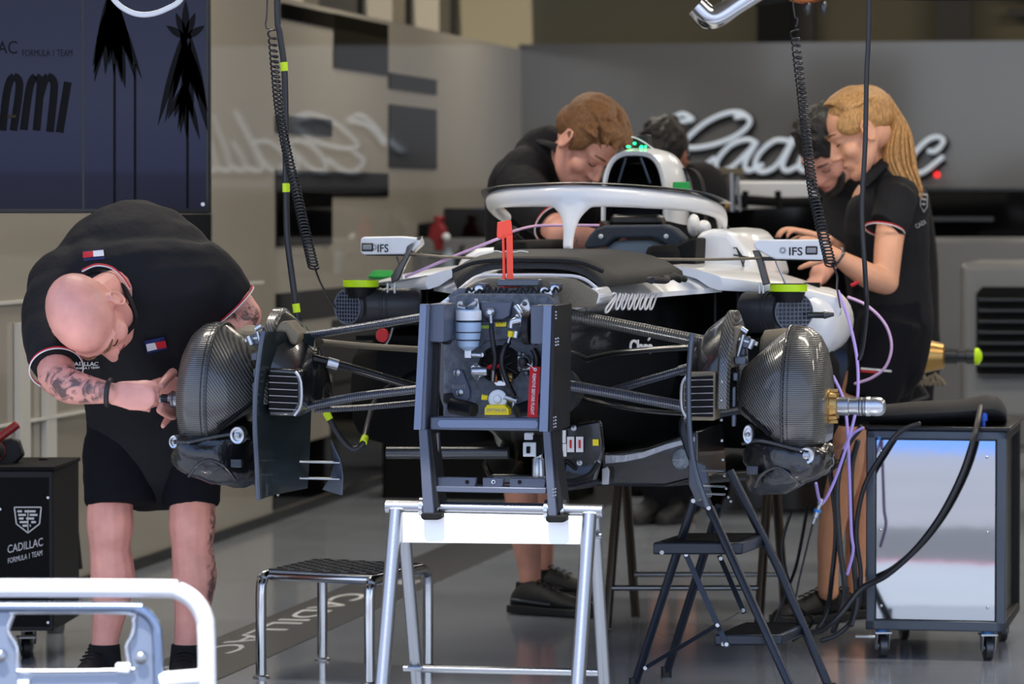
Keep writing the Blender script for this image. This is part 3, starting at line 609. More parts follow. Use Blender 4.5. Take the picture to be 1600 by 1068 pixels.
    for j, a in enumerate((.765,)): # fine ribs on the outer band
        q = MB(); rr = .2055-(max(0, a-.79)*.35); q.tube([H(a, -rr*math.cos(t), rr*math.sin(t)*1.005) for t in [math.radians(k) for k in range(-25, 100, 9)]], .0013, n=5, k=2); q.build('drum_rib', 'carbon', dr)
    # rear scoop above
    mb = MB(); mb.rings([[H(a, .12+rv_*math.cos(t), .13+rz*math.sin(t)) if s > 0 else H(a, .12-rv_*math.cos(t), .13+rz*math.sin(t)) for t in [2*math.pi*j/20 for j in range(20)]] for a, rv_, rz in ((.66, .05, .045), (.668, .06, .06), (.72, .07, .066), (.76, .06, .05))]); mb.build('rear_scoop', 'tan', hb)
    # clips, linkage above the plate
    for (a, v, z, l, h, d_) in ((.628, -.06, .155, .03, .05, .03), (.645, -.07, .165, .02, .03, .03), (.635, -.1, .12, .03, .02, .04), (.622, -.03, .19, .03, .012, .05), (.627, -.17, .03, .008, .05, .02), (.627, -.17, -.03, .01, .03, .02), (.628, -.15, .08, .012, .02, .02)): mb = MB(); mb.box(H(a, v, z), (l, d_, h)); mb.build('linkage_bracket', 'sgrey', hb, bevel=.003)
    for (p, q_, r) in (((.615, -.08, .175), (.675, -.08, .16), .006), ((.64, -.09, .185), (.625, -.09, .13), .005), ((.655, -.09, .15), (.665, -.09, .172), .008), ((.632, -.08, .2), (.648, -.08, .19), .007)):
        mb = MB(); mb.cyl(H(*p), H(*q_), r, 12); mb.build('linkage_bolt', 'alu', hb)
    # caliper with foil shield
    CS = [(.635, .02, .07, -.07, -.22), (.66, 0, .13, -.045, -.225), (.70, -.02, .16, -.055, -.225), (.75, -.04, .17, -.07, -.215), (.80, -.045, .17, -.08, -.195), (.835, -.05, .155, -.09, -.18), (.855, -.05, .12, -.1, -.16), (.862, -.05, .06, -.115, -.145)]
    rs = []
    for i, (a, v0, rv_, zt, zb) in enumerate(CS):
        r = []
        for j in range(24):
            t = 2*math.pi*j/24; c, s_ = math.cos(t), math.sin(t); c = math.copysign(abs(c)**.6, c); s_ = math.copysign(abs(s_)**.6, s_)
            r.append(H(a, v0+rv_*c, (zt+zb)/2+(zt-zb)/2*s_))
        rs.append(r if s > 0 else r[::-1])
    mb = MB(); mb.rings(rs); cp = mb.build('caliper_shield', 'shield', hb, sub=1)
    tx = D.textures.get('lumps') or D.textures.new('lumps', 'CLOUDS'); tx.noise_scale = .035
    dm = cp.modifiers.new('lumps', 'DISPLACE'); dm.texture = tx; dm.strength = .03; dm.mid_level = .5
    mb = MB(); mb.tube([H(a, v, z) for a, v, z in ((.645, -.145, -.09), (.69, -.17, -.08), (.75, -.19, -.09), (.80, -.205, -.10), (.84, -.19, -.10))], .006, n=10); mb.tube([H(a, v, z) for a, v, z in ((.68, -.165, -.2), (.70, -.19, -.165), (.74, -.2, -.145), (.77, -.21, -.16), (.80, -.19, -.19))], .0045, n=8)
    mb.box(H(.675, -.17, -.155), (.03, .02, .022)); mb.build('shield_ribs', 'shield', cp, bevel=.004)
    ringp = [(.663, -.165, -.065, .013, .024), (.815, -.2, -.115, .021, .021)] if s > 0 else [(.672, -.17, -.082, .02, .023), (.838, -.19, -.10, .012, .017)]
    for a, v, z, ra, rz in ringp:
        q = MB(); c = H(a, v, z); q.rings([[c-R_*d_+L_*ra*k*math.cos(t)+Z_*rz*k*math.sin(t) for t in [2*math.pi*j/24 for j in range(24)]] for d_, k in ((-.03, .98), (.008, 1), (.01, .92), (.008, .66), (-.0, .6))]); rg = q.build('bleed_port', 'alu', cp)
        q = MB(); q.lathe(c-R_*.002, -R_, [(0, ra*.42), (.01, ra*.42), (.013, ra*.2)], 12); q.build('port_screw', 'bsteel', rg)
    mb = MB()
    for i in range(8):
        pass
    mb.tube([H(.645, -.135, .0), H(.68, -.16, -.03), (H(.72, -.185, -.065))], .006, n=8); mb.build('brake_pipes', 'matt', hb)
    # axle
    if s > 0:
        q = MB(); q.lathe(H(.84, 0, 0), L_*s, [(0, .045), (.012, .045), (.014, .038), (.03, .034), (.032, .03)], 24); wsh = q.build('gold_washer', 'gold', hb)
        q = MB()
        for i in range(8):
            t = 2*math.pi*i/8; q.box(H(.862, 0, 0)+R_*.04*math.cos(t)+Z_*.04*math.sin(t), (.02, .008, .008))
        q.build('gold_lugs', 'gold', wsh)
        prof = [(.03, .024), (.06, .024), (.062, .0215), (.083, .0215), (.0835, .0245), (.087, .0245), (.088, .022), (.09, .0245), (.094, .0245), (.095, .022), (.098, .0235), (.103, .0235)]
        q = MB(); q.lathe(H(.84, 0, 0), L_, prof, 24); ax = q.build('axle', 'bsteel', hb)
        q = MB(); q.lathe(H(.943, 0, 0), L_, [(0, .021), (.002, .0255), (.012, .0255), (.014, .024), (.03, .025), (.042, .023), (.05, .015), (.053, .004)], 24); tip = q.build('knurled_tip', 'alu', ax)
    else:
        q = MB(); q.lathe(H(.845, 0, 0), -L_, [(0, .02), (.01, .02), (.011, .0225), (.018, .0225), (.019, .02), (.028, .0215), (.045, .0215), (.047, .0235), (.052, .0235), (.053, .019), (.06, .018), (.061, .012), (.085, .011)], 24); ax = q.build('axle', 'bsteel', hb)
        q = MB()
        for i in range(16):
            t = 2*math.pi*i/16; q.cyl(H(.898, 0, 0)+R_*.0125*math.cos(t)+Z_*.0125*math.sin(t), H(.925, 0, 0)+R_*.0125*math.cos(t)+Z_*.0125*math.sin(t), .0022, 6)
        q.build('axle_splines', 'cable', ax)
    return hb
HUB(1); HUB(-1)
# inner cover of the near left upright, top caps; their tan holds ceiling light
for pts, v, m_ in (([(1112, 545), (1118, 527), (1130, 518), (1141, 508), (1158, 512), (1150, 540), (1150, 574), (1102, 576), (1104, 556)], -.1, 'tan'), ([(428, 520), (436, 504), (445, 500), (455, 510), (468, 524), (462, 540), (452, 536), (446, 520)], -.12, 'tan')):
    mb = MB(); mb.cprism(pts, v, .12); mb.build('upright_cap', m_, CAR, bevel=.01, seg=3)
# ---- halo ----
hp = [(-.325, 1.7, 1.30, .018), (-.335, 1.6, 1.325, .022), (-.30, 1.36, 1.352, .026), (-.22, 1.16, 1.362, .029), (-.1, 1.04, 1.366, .031), (0, 1.0, 1.367, .033), (.1, 1.04, 1.366, .031), (.22, 1.16, 1.358, .029), (.30, 1.36, 1.345, .027), (.335, 1.6, 1.32, .023), (.325, 1.76, 1.275, .018)]
mb = MB(); mb.tube([G(*p[:3]) for p in hp], [p[3] for p in hp], r2=[p[3]*.9 for p in hp], hint=Z_, n=18, k=6)
pp = [(0, 1.02, 1.37, .085, .03), (0, 1.0, 1.342, .06, .028), (0, .98, 1.31, .031, .024), (0, .955, 1.27, .018, .022), (0, .94, 1.235, .0155, .02), (0, .93, 1.215, .0155, .02)]
mb.tube([G(p[0]-.0, p[1], p[2]) for p in pp], [p[3] for p in pp], r2=[p[4] for p in pp], hint=L_, n=16, k=5)
hl = mb.build('halo', 'white', CAR); remesh(hl, .006, 8)
mb = MB(); mb.tube([G(u, v+.02, z+r_+.004) for u, v, z, r_ in hp[1:-1]], .003, r2=.04, hint=Z_, n=8, k=6); mb.build('halo_wing', 'blackp', CAR)
mb = MB(); c = G(0, .925, 1.205); mb.box(c, (.03, .03, .02)); mb.box(c-Z_*.02+L_*.01, (.008, .03, .04)); mb.box(c-Z_*.02-L_*.01, (.008, .03, .04)); mb.cyl(c-Z_*.025-L_*.02, c-Z_*.025+L_*.02, .006); mb.build('halo_pillar_mount', 'bsteel', CAR, bevel=.002)
q = MB(); q.text('DU', C(898, 371, .93), -Z_*1+L_*.15, L_, h=.007, w=.02); q.build('pillar_print', 'blackt', hl)
mb = MB(); mb.tube([G(.325, 1.76, 1.27), G(.33, 1.8, 1.22), G(.335, 1.84, 1.17)], [.022, .02, .03], n=12); mb.tube([G(.31, 1.7, 1.26), G(.36, 1.8, 1.2)], .012, n=8, k=1); mb.build('halo_rear_mount', 'satin', CAR)
mb = MB(); mb.tube([G(-.325, 1.78, 1.27), G(-.34, 1.8, 1.22), G(-.345, 1.84, 1.17)], [.022, .035, .045], n=12); mb.tube([G(-.30, 1.7, 1.25), G(-.25, 1.75, 1.2)], .008, n=8, k=1); mb.build('halo_rear_mount', 'satin', CAR)
mb = MB(); mb.rings([[G(.27+a*k, v, z) for a, z in ((0, 1.12), (.19, 1.12), (.17, 1.2), (.12, 1.265), (.06, 1.27), (.01, 1.255))] for v, k in ((1.52, .92), (1.56, 1), (2.2, 1.1))]); hf = mb.build('cockpit_shoulder', 'white', CAR, bevel=.02, seg=4)
mb = MB(); mb.rings([[G(-.27-a*k, v, z) for a, z in ((0, 1.12), (.19, 1.12), (.17, 1.18), (.12, 1.21), (.06, 1.215), (.01, 1.2))][::-1] for v, k in ((1.52, .92), (1.56, 1), (2.2, 1.1))]); mb.build('cockpit_shoulder', 'white', CAR, bevel=.02, seg=4)
mb = MB()
for st in ([(1146, 387), (1151, 387), (1163, 419), (1158, 420)], [(1151, 388), (1163, 405), (1160, 420)], [(1146, 398), (1170, 402)]):
    mb.tube([C(x, y, 1.51) for x, y in st], .0025, n=6, k=1)
mb.build('shoulder_emblem', 'blackt', CAR)
# cockpit interior
mb = MB(); mb.prism([G(-.29, 1.25, 1.06), G(-.19, 1.2, 1.06), G(-.17, 1.22, 1.235), (G(-.29, 1.3, 1.235))], R_*.7); mb.build('cockpit_side', 'matt', CAR, bevel=.02)
mb = MB(); mb.prism([G(.17, 1.22, 1.06), G(.27, 1.25, 1.06), G(.27, 1.3, 1.225), G(.17, 1.25, 1.225)], R_*.7); mb.build('cockpit_side', 'matt', CAR, bevel=.02)
mb = MB(); mb.cprism([(912, 382), (920, 368), (930, 357), (945, 352), (1035, 351), (1050, 357), (1066, 372), (1062, 388), (1048, 388), (1028, 374), (1015, 371), (960, 372), (945, 385), (915, 389)], 1.42, .14); hr = mb.build('headrest', 'seat', CAR, bevel=.012, seg=3)
for x in (939, 1041):
    q = MB(); q.lathe(C(x, 369, 1.42), -R_, [(0, .007), (.004, .007), (.006, .003)], 14); q.build('bolt', 'ivory', hr)
mb = MB(); mb.cprism([(918, 396), (926, 390), (945, 388), (960, 376), (1015, 375), (1028, 378), (1048, 391), (1060, 392), (1052, 425), (925, 425)], 1.46, .1); mb.build('seat_shell', 'seatl', CAR, bevel=.01)
mb = MB(); mb.cprism([(1054, 384), (1080, 372), (1088, 372), (1086, 420), (1052, 428)], 1.3, .2); mb.build('cockpit_panel', 'matt', CAR, bevel=.006)
mb = MB(); mb.ell(C(1084, 352, 1.75), (.02, .03, .035)); mb.ell(C(1100, 356, 1.7), (.022, .03, .024)); mb.build('mirror_knob', 'white', CAR)
# ---- air intake above the cockpit ----
def arch(x0, x1, yt, yb, v, e=.62, n=24):
    xc = (x0+x1)/2; hw = (x1-x0)/2; o = []
    for j in range(n+1):
        t = math.pi*j/n; c, s_ = math.cos(t), math.sin(t)
        o.append(C(xc+hw*math.copysign(abs(c)**e, c)*(1+.0*s_), yb-(yb-yt)*abs(s_)**e, v))
    return o
mb = MB(); A1 = arch(939, 1042, 236, 345, 1.98); A2 = arch(946, 1064, 231, 350, 2.05); A3 = arch(953, 1078, 234, 352, 2.3); A4 = arch(975, 1085, 250, 352, 2.9)
A0_ = arch(946, 1036, 243, 345, 1.99); Ai = arch(960, 1028, 256, 345, 2.3)
mb.rings([A0_, A1, A2, A3, A4], cap=False, closed=False); ab = mb.build('engine_cover', 'white', CAR)
mb = MB(); mb.rings([arch(945, 1037, 242, 345, 1.985), arch(958, 1030, 254, 345, 2.35), arch(980, 1010, 290, 345, 2.4)], cap=False, closed=False); mb.rings([[C(942, 345, 2.3), C(1045, 345, 2.3), C(1045, 245, 2.36), C(950, 245, 2.36)], [C(942, 345, 2.35), C(1045, 345, 2.35), C(1045, 245, 2.38), C(950, 245, 2.38)]]); it = mb.build('air_intake', 'blackp', CAR)
for x0, x1 in ((978, 966), (1001, 1016)):
    q = MB(); q.tube([C(x0, 246, 2.0), C(x1, 286, 2.02)], .0045, n=8, k=1); q.build('intake_divider', 'sgrey', it)
mb = MB(); mb.rings([arch(1030, 1100, 262, 360, 2.25), arch(1035, 1106, 262, 360, 2.9)], cap=False, closed=False); mb.build('engine_cover_side', 'matt', CAR)
mb = MB(); mb.cprism([(988, 231), (989, 213), (1010, 209), (1013, 230)], 2.06, .1); pod = mb.build('camera_pod', 'satin', CAR, bevel=.005)
for x, y, r in ((992, 224, .004), (981, 229, .003), (984, 229, .003), (1003, 229, .0035), (1009, 229, .003), (1001, 230, .002)):
    q = MB(); q.lathe(C(x, y, 2.04), -R_, [(0, r), (.012, r)], 8); q.build('status_lamp', 'led', pod)
q = MB(); q.tube([C(987, 214, 2.03), C(995, 216, 2.02), C(1008, 223, 2.02), C(1020, 232, 2.04)], .002, n=6); q.build('wire', 'ivory', pod)
mb = MB(); mb.cprism([(1051, 284), (1076, 284), (1076, 306), (1051, 300)], 1.95, .03); mb.build('green_cover', 'green', CAR, bevel=.003)
# cockpit inner hoop behind the halo
mb = MB(); mb.cprism([(950, 352), (955, 335), (1030, 335), (1036, 352)], 1.8, .1); mb.build('seat_back', 'blackp', CAR, bevel=.01)
# ---- mirrors ----
def mirror(poly, v, txt, lens, logo, stay, blade, s):
    mb = MB(); mb.cprism(poly, v, .06); m_ = mb.build('mirror', 'white', CAR, bevel=.008, seg=3)
    ys = max(y for x, y in poly)
    q = MB(); x0 = min(x for x, y in poly)+2; x1 = max(x for x, y in poly)-2; q.cprism([(x0+2, ys-5), (x1, ys-3), (x1-3, ys+2), (x0+6, ys+1)], v+.003, .05); q.build('mirror_underside', 'blackp', m_, bevel=.003)
    q = MB(); p = C(txt[0], txt[1], v-.0005); q.text('IFS', p, C(txt[2], txt[1], v)-p, Z_, h=.0235, w=(C(txt[2], txt[1], v)-p).length, th=.0015, bold=.015); q.build('mirror_lettering', 'blackt', m_)
    q = MB()
    for i in range(16):
        a = 2*math.pi*i/16; c = C(logo[0], logo[1], v-.001); q.tube([c+(L_*math.cos(a)+Z_*math.sin(a))*.004, c+(L_*math.cos(a)+Z_*math.sin(a))*.0105], .0007, n=4, k=1)
    q.build('mirror_emblem', 'greyt', m_)
    q = MB(); c = C(lens[0], lens[1], v-.002); q.box(c, (.034, .006, .024)); e = q.build('round_sensor_frame', 'blackt', m_, bevel=.007, seg=3)
    q = MB(); q.box(c-R_*.003, (.026, .004, .014)); q.build('sensor_window', 'greyt', e, bevel=.004, seg=3)
    q = MB(); q.cprism(stay, v+.0, .02); q.build('mirror_bracket', 'carb2', m_, bevel=.003)
    q = MB(); q.tube([C(*p) for p in blade], .004, r2=.02, hint=Z_, n=10, k=3); q.build('mirror_blade', 'tan', m_)
mirror([(563, 373), (567, 370), (628, 369), (655, 372), (657, 382), (640, 397), (568, 398), (563, 394)], .95, (590, 394, 607), (574, 386), (584, 386), [(634, 384), (654, 370), (660, 368), (652, 380), (640, 400), (622, 438), (612, 442), (610, 432), (630, 402)], [(640, 396, .95), (680, 400, .98), (740, 403, 1.0), (800, 404, 1.02)], -1)
mirror([(1177, 379), (1184, 374), (1284, 374), (1288, 378), (1287, 404), (1283, 406), (1212, 405), (1200, 400), (1179, 388)], .95, (1233, 399, 1254), (1268, 391), (1223, 391), [(1175, 391), (1186, 391), (1192, 407), (1203, 443), (1192, 446), (1183, 412)], [(1190, 403, .95), (1120, 405, .98), (1060, 405, 1.0), (1010, 404, 1.02)], 1)
for pts in ([(1193, 408, .98), (1201, 440, .98)], [(1212, 408, .98), (1228, 444, 1.0)], [(620, 402, .97), (627, 418, 1), (628, 436, 1)]):
    mb = MB(); mb.ctube(pts, .003, k=1, n=6); mb.build('mirror_stay', 'alu', CAR)
# ---- rear corner with gold hub ----
mb = MB(); a = C(1440, 556, 3.35); mb.lathe(a, L_, [(-.08, .03), (-.02, .04), (-.012, .075), (0, .078), (.006, .06), (.02, .055), (.075, .042), (.08, .03)], 28); gh = mb.build('rear_hub', 'gold', CAR)
q = MB(); q.lathe(a+L_*.08, L_, [(0, .027), (.04, .027), (.042, .022), (.07, .022), (.072, .027), (.1, .027)], 20); rx = q.build('rear_axle', 'dsteel', gh)
q = MB(); q.lathe(a+L_*.18, L_, [(0, .029), (.012, .029), (.022, .016), (.025, .003)], 20); q.build('green_tip', 'green' if 0 else 'lime', rx)
mb = MB(); mb.rings([[C(1395+x_*k, 590+y_*k, v) for x_, y_ in ((-40, -60), (20, -70), (42, -30), (46, 10), (60, 30), (30, 40), (-40, 40))] for v, k in ((3.25, .9), (3.4, 1))]); mb.build('rear_upright', 'satin', CAR, bevel=.01)
mb = MB()
for i in range(7): mb.ctube([(1420+i*7, 600, 3.2), (1426+i*7, 592-4*(i % 3), 3.2), (1434+i*7, 602, 3.2)], .008, n=6, k=3)
mb.build('rear_caliper_pipes', 'tan', CAR)
# ---------------- stands, tools and furniture ----------------
def ext(a, b, z=0): return a+(b-a)*((a.z-z)/(a.z-b.z))
# front support frame bolted to the nose
J = thing('support_frame', 'dark blue-grey metal support frame bolted to the front bulkhead of the car', 'frame', C(760, 800, -.42))
def jp(name, poly, v, dv, m_='anod', bev=.002, par=None):
    mb = MB(); mb.cprism(poly, v, dv); return mb.build(name, m_, par or J, bevel=bev)
ru = jp('upright_rail', [(656, 475), (667, 475), (658, 671), (646, 671)], -.46, .03, 'anodl')
rr = jp('upright_rail', [(849, 477), (862, 477), (856, 674), (842, 674)], -.46, .03, 'anodl')
jp('side_plate', [(667, 475), (671, 475), (664, 672), (658, 671)], -.46, .16, 'anod')
sp_ = jp('side_plate', [(862, 477), (867, 477), (864, 674), (857, 674)], -.46, .24, 'satin')
jp('mounting_block', [(667, 475), (694, 475), (694, 534), (667, 534)], -.44, .14, 'anod', .003)
jp('mounting_block', [(829, 477), (851, 477), (851, 537), (829, 537)], -.44, .14, 'anod', .003)
mb = MB(); mb.cyl(C(692, 512, -.36), C(704, 512, -.36), .042, 24); mb.build('locating_pin', 'satin', J, bevel=.003)
mb = MB(); mb.cyl(C(818, 512, -.36), C(830, 512, -.36), .042, 24); mb.build('locating_pin', 'satin', J, bevel=.003)
jp('inner_strut', [(671, 536), (684, 536), (682, 652), (668, 652)], -.40, .02, 'satin')
jp('inner_strut', [(864, 540), (874, 540), (877, 805), (866, 805)], -.36, .02, 'satin')
jp('inner_strut', [(680, 676), (685, 676), (685, 750), (680, 750)], -.38, .02, 'bsteel', .001)
jp('inner_strut', [(872, 676), (875, 676), (877, 750), (873, 750)], -.33, .01, 'bsteel', .001)
cb = jp('cross_beam', [(672, 651), (842, 653), (842, 673), (672, 671)], -.44, .05, 'anod', .003)
jp('beam_recess', [(687, 655), (838, 656), (841, 660), (841, 665), (838, 669), (687, 668), (683, 664), (683, 659)], -.443, .004, 'anodl', .0015, cb)
lg = []
for pl_ in ([(654, 670), (667, 670), (678, 803), (661, 803)], [(848, 673), (859, 673), (870, 809), (857, 809)]):
    jp('lower_rail', pl_, -.455, .04, 'anod')
jp('lower_rail_web', [(667, 670), (673, 670), (686, 790), (677, 800)], -.44, .1, 'satin')
jp('lower_rail_web', [(859, 673), (864, 673), (879, 790), (870, 805)], -.44, .1, 'satin')
for i, (y0, n_) in enumerate(((488, 3), (530, 3), (652, 4), (764, 3))):
    for k in range(n_):
        for c in range(3 if i in (1,) else 2):
            q = MB(); q.lathe(C(865.5+c*3.5-i*.3, y0+k*5-c, -.455), -R_, [(0, .0022), (.002, .0022)], 8); q.build('bolt_head', 'bsteel', sp_)
lb = jp('lower_beam', [(679, 759), (853, 762), (853, 771), (677, 768)], -.44, .08, 'anod', .002)
for a, b in (((681, 745), (744, 746)), ((754, 746), (787, 747)), ((796, 747), (853, 748))):
    jp('beam_tab', [a, b, (b[0]-2, b[1]+15), (a[0], a[1]+15)], -.42, .02, 'anod', .002, lb)
for x, m_ in ((730, 'matt'), (771, 'ivory'), (812, 'matt')):
    q = MB(); q.lathe(C(x, 752.5, -.42), -R_, [(0, .005), (.002, .005)], 14); b_ = q.build('bolt_hole', m_, lb)
    if m_ == 'ivory': q = MB(); q.lathe(C(x, 752.5, -.4225), -R_, [(0, .0028), (.001, .0028)], 12); q.build('bolt_hole', 'matt', b_)
for x in (669, 864):
    y = 793 if x == 669 else 797
    mb = MB(); mb.cprism([(x-11, y+8), (x-12, y+15), (x-8, y+19), (x+16, y+19), (x+21, y+15), (x+20, y+8)], -.46, .07); mb.build('hook_pad', 'matt', J, bevel=.003)
    for dx in (-9, 17):
        q = MB(); c = C(x+dx, y, -.405); q.rings([[c+L_*l_+(R_*math.cos(t)+Z_*math.sin(t))*r for t in [2*math.pi*j/24 for j in range(24)]] for l_, r in ((-.005, .018), (-.005, .027), (.004, .027), (.004, .018))], cap=False); q.build('hook_ring', 'steel', J)
# trestle
T = thing('trestle', 'polished steel trestle with a white plate carrying the front support frame', 'trestle', C(770, 1150, -.4)*1)
ta, tb = C(603, 791, -.405), C(942, 798, -.405)
mb = MB(); mb.cyl(ta, tb, .0165, 24); tt = mb.build('top_bar', 'bsteel', T, bevel=.001)
mb = MB(); mb.cprism([(626, 800), (913, 806), (906, 850), (622, 847)], -.425, .004); mb.build('white_panel', 'wplate', T, bevel=.001)
feet = {}
for nm, a, b, v0, v1 in (('fl', (619, 797), (597, 1068), -.42, -.56), ('fr', (921, 804), (903, 1068), -.42, -.56), ('rl', (629, 800), (652, 1068), -.385, -.2), ('rr', (928, 805), (944, 1068), -.385, -.2)):
    A = C(*a, v0); B = ext(A, C(*b, v1), .012); feet[nm] = (A, B)
    mb = MB(); mb.tube([A, B], .0185 if nm[0] == 'f' else .0165, n=20, k=1); g_ = mb.build('leg', 'bsteel', T)
    q = MB(); q.cyl(B-Z_*.012, B+Z_*.02, .02, 16); q.build('rubber_foot', 'rubber', g_)
for s_, f in (('f', .97), ('r', .62)):
    if s_ == 'r':
        A = feet['rl'][0].lerp(feet['rl'][1], .745); B = feet['rr'][0].lerp(feet['rr'][1], .745)
        mb = MB(); mb.cyl(A, B, .01, 16); mb.build('cross_bar', 'bsteel', T)
for k in ('rl', 'rr'):
    q = MB(); p = feet[k][0].lerp(feet[k][1], .74 if k == 'rl' else .09); q.cyl(p-L_*.028-R_*.02, p+L_*.02-R_*.02, .008); q.build('hinge_bolt', 'bsteel', T)
# dark steel bar behind the frame
mb = MB(); mb.cyl(C(604, 707, .3), C(795, 707, .3), .0165, 24); mb.loc = C(700, 707, .3); tag(mb.build('steel_bar', 'dsteel', bevel=.001), 'dark round steel bar sticking out under the nose left of the support frame', 'bar')
# white connector block and silver cylinder under the beam
r_ = thing('fill_valve', 'white and silver valve unit hanging between the rails of the support frame', 'valve', C(830, 720, -.25))
mb = MB(); mb.crect(817, 691, 836, 713, -.25, .03); mb.crect(819, 676, 832, 687, -.24, .02); v_ = mb.build('white_housing', 'ivory', r_, bevel=.002)
mb = MB(); mb.cprism([(818, 686), (832, 680), (846, 684), (848, 708), (838, 714), (834, 692)], -.235, .03); mb.crect(822, 697, 828, 708, -.255, .01); mb.build('black_connector', 'matt', v_, bevel=.002)
mb = MB(); mb.lathe(C(841, 745, -.22), Z_, [(0, .019), (.003, .016), (.045, .015), (.05, .011), (.06, .011), (.062, .006), (.075, .006)], 20); mb.build('silver_cylinder', 'alu', r_)
# orange pitot guard
r_ = thing('upright_guard', 'bright orange-red upright plastic guard standing on the nose of the car', 'guard', C(792, 455, -.1))
mb = MB(); mb.rings([[C(x, y, v) for x, y in ((777, 347), (796, 343), (799, 345), (801, 366), (798, 369), (790, 372), (779, 373), (776, 369))] for v in (-.14, -.04)]); mb.build('hooked_head', 'orange', r_, bevel=.004, seg=3)
mb = MB(); mb.rings([[C(a, y, -.15), C(b, y, -.15), C(b, y, -.15+d), C(a, y, -.15+d)] for y, a, b, d in ((366, 791, 801, .05), (400, 791.5, 801.5, .05), (430, 792, 802, .055), (444, 790, 806, .06), (452, 788, 809, .07), (455, 789, 808, .07))]); mb.build('stem', 'orange', r_, bevel=.002)
mb = MB(); mb.rings([[C(a, y, -.14), C(b, y, -.14), C(b, y, -.14+d), C(a, y, -.14+d)] for y, a, b, d in ((366, 784, 788, .05), (400, 785, 789, .05), (430, 785, 790, .055), (444, 782, 789, .06), (452, 779, 789, .07), (455, 780, 789, .07))]); mb.build('stem', 'orange', r_, bevel=.002)
# red tag
r_ = thing('warning_tag', 'red fabric streamer printed in white hanging on the front bulkhead', 'tag', C(834, 572, -.3))
mb = MB(); n = 8; rs = []
for i in range(n+1):
    t = i/n; y = 572+79*t; x = 828-4.2*t; rs.append([C(x, y, -.31+.006*math.sin(t*5)), C(x+16.5-1*t, y+1, -.31+.006*math.sin(t*5+1)), C(x+16.5-1*t, y+1, -.308+.006*math.sin(t*5+1)), C(x, y, -.308+.006*math.sin(t*5))])
mb.rings(rs); tg = mb.build('streamer', 'tag', r_)
q = MB(); dn = (C(831.2, 645, -.32)-C(834.4, 584, -.32)).normalized(); up_ = -dn.cross(R_)*-1
q.text('REMOVE BEFORE FLIGHT', C(832.3, 583.5, -.3185), dn, L_, h=.0088, w=.104, th=.0004, bold=.02); q.build('streamer_print', 'whitet', tg)
q = MB(); c = C(836.5, 577, -.318); q.rings([[c+(L_*math.cos(t)+Z_*math.sin(t))*r-R_*d for t in [2*math.pi*j/14 for j in range(14)]] for r, d in ((.0025, 0), (.0028, .002), (.0042, .002), (.0045, 0))], cap=False); q.build('eyelet', 'alu', tg)
q = MB(); q.ctube([(836, 577, -.32), (829, 571, -.31), (824, 568, -.3)], .0012, n=6); q.build('cord', 'whitet', r_)
# leather pad on the nose
def padp(u, v): return 1.192+.02*(1-(u/.3)**2)-.0
mb = MB(); rs = []
for i, v in enumerate((.28, .29, .4, .55, .7, .83, .84)):
    w_ = .20+.13*(v-.28)/.56; o = []
    for j in range(17):
        t = -1+j/8; e = .022*(abs(t)**4)*2.3; z = 1.185+(v-.28)*.03-e*1.2; o.append(G(t*w_+.015, v, z+(0 if i in (0, 6) else .018)))
    rs.append(o+[p-Z_*(.012+.008*(i not in (0, 6))) for p in o[::-1]])
mb.rings(rs); mb.loc = G(0, .5, 1.19); pd = tag(mb.build('protective_pad', 'pad', ang=60), 'black padded leather cover draped over the nose in front of the cockpit', 'cover')
q = MB(); q.tube([G(.01-.205+.41*t/8, .272, 1.196-.03*abs(-1+t/4)**4) for t in range(9)], .006, n=8); q.build('pad_hem', 'satin', pd)
q = MB(); q.tube([G(.345-.02*math.sin(t*2), .28+.55*t/8, 1.142+.008*math.sin(t*3)) for t in range(9)], .009, n=8); q.build('pad_hem', 'pad', pd)
q = MB(); st = [(802, 418), (812, 417.5), (820, 419), (830, 417.5)]; q.tube([G(-.09+.012*i, .3+.0*i, 1.2185+.0015*math.sin(i*2.2)) for i in range(9)], .0016, n=5); q.build('pad_script', 'whitet', pd)
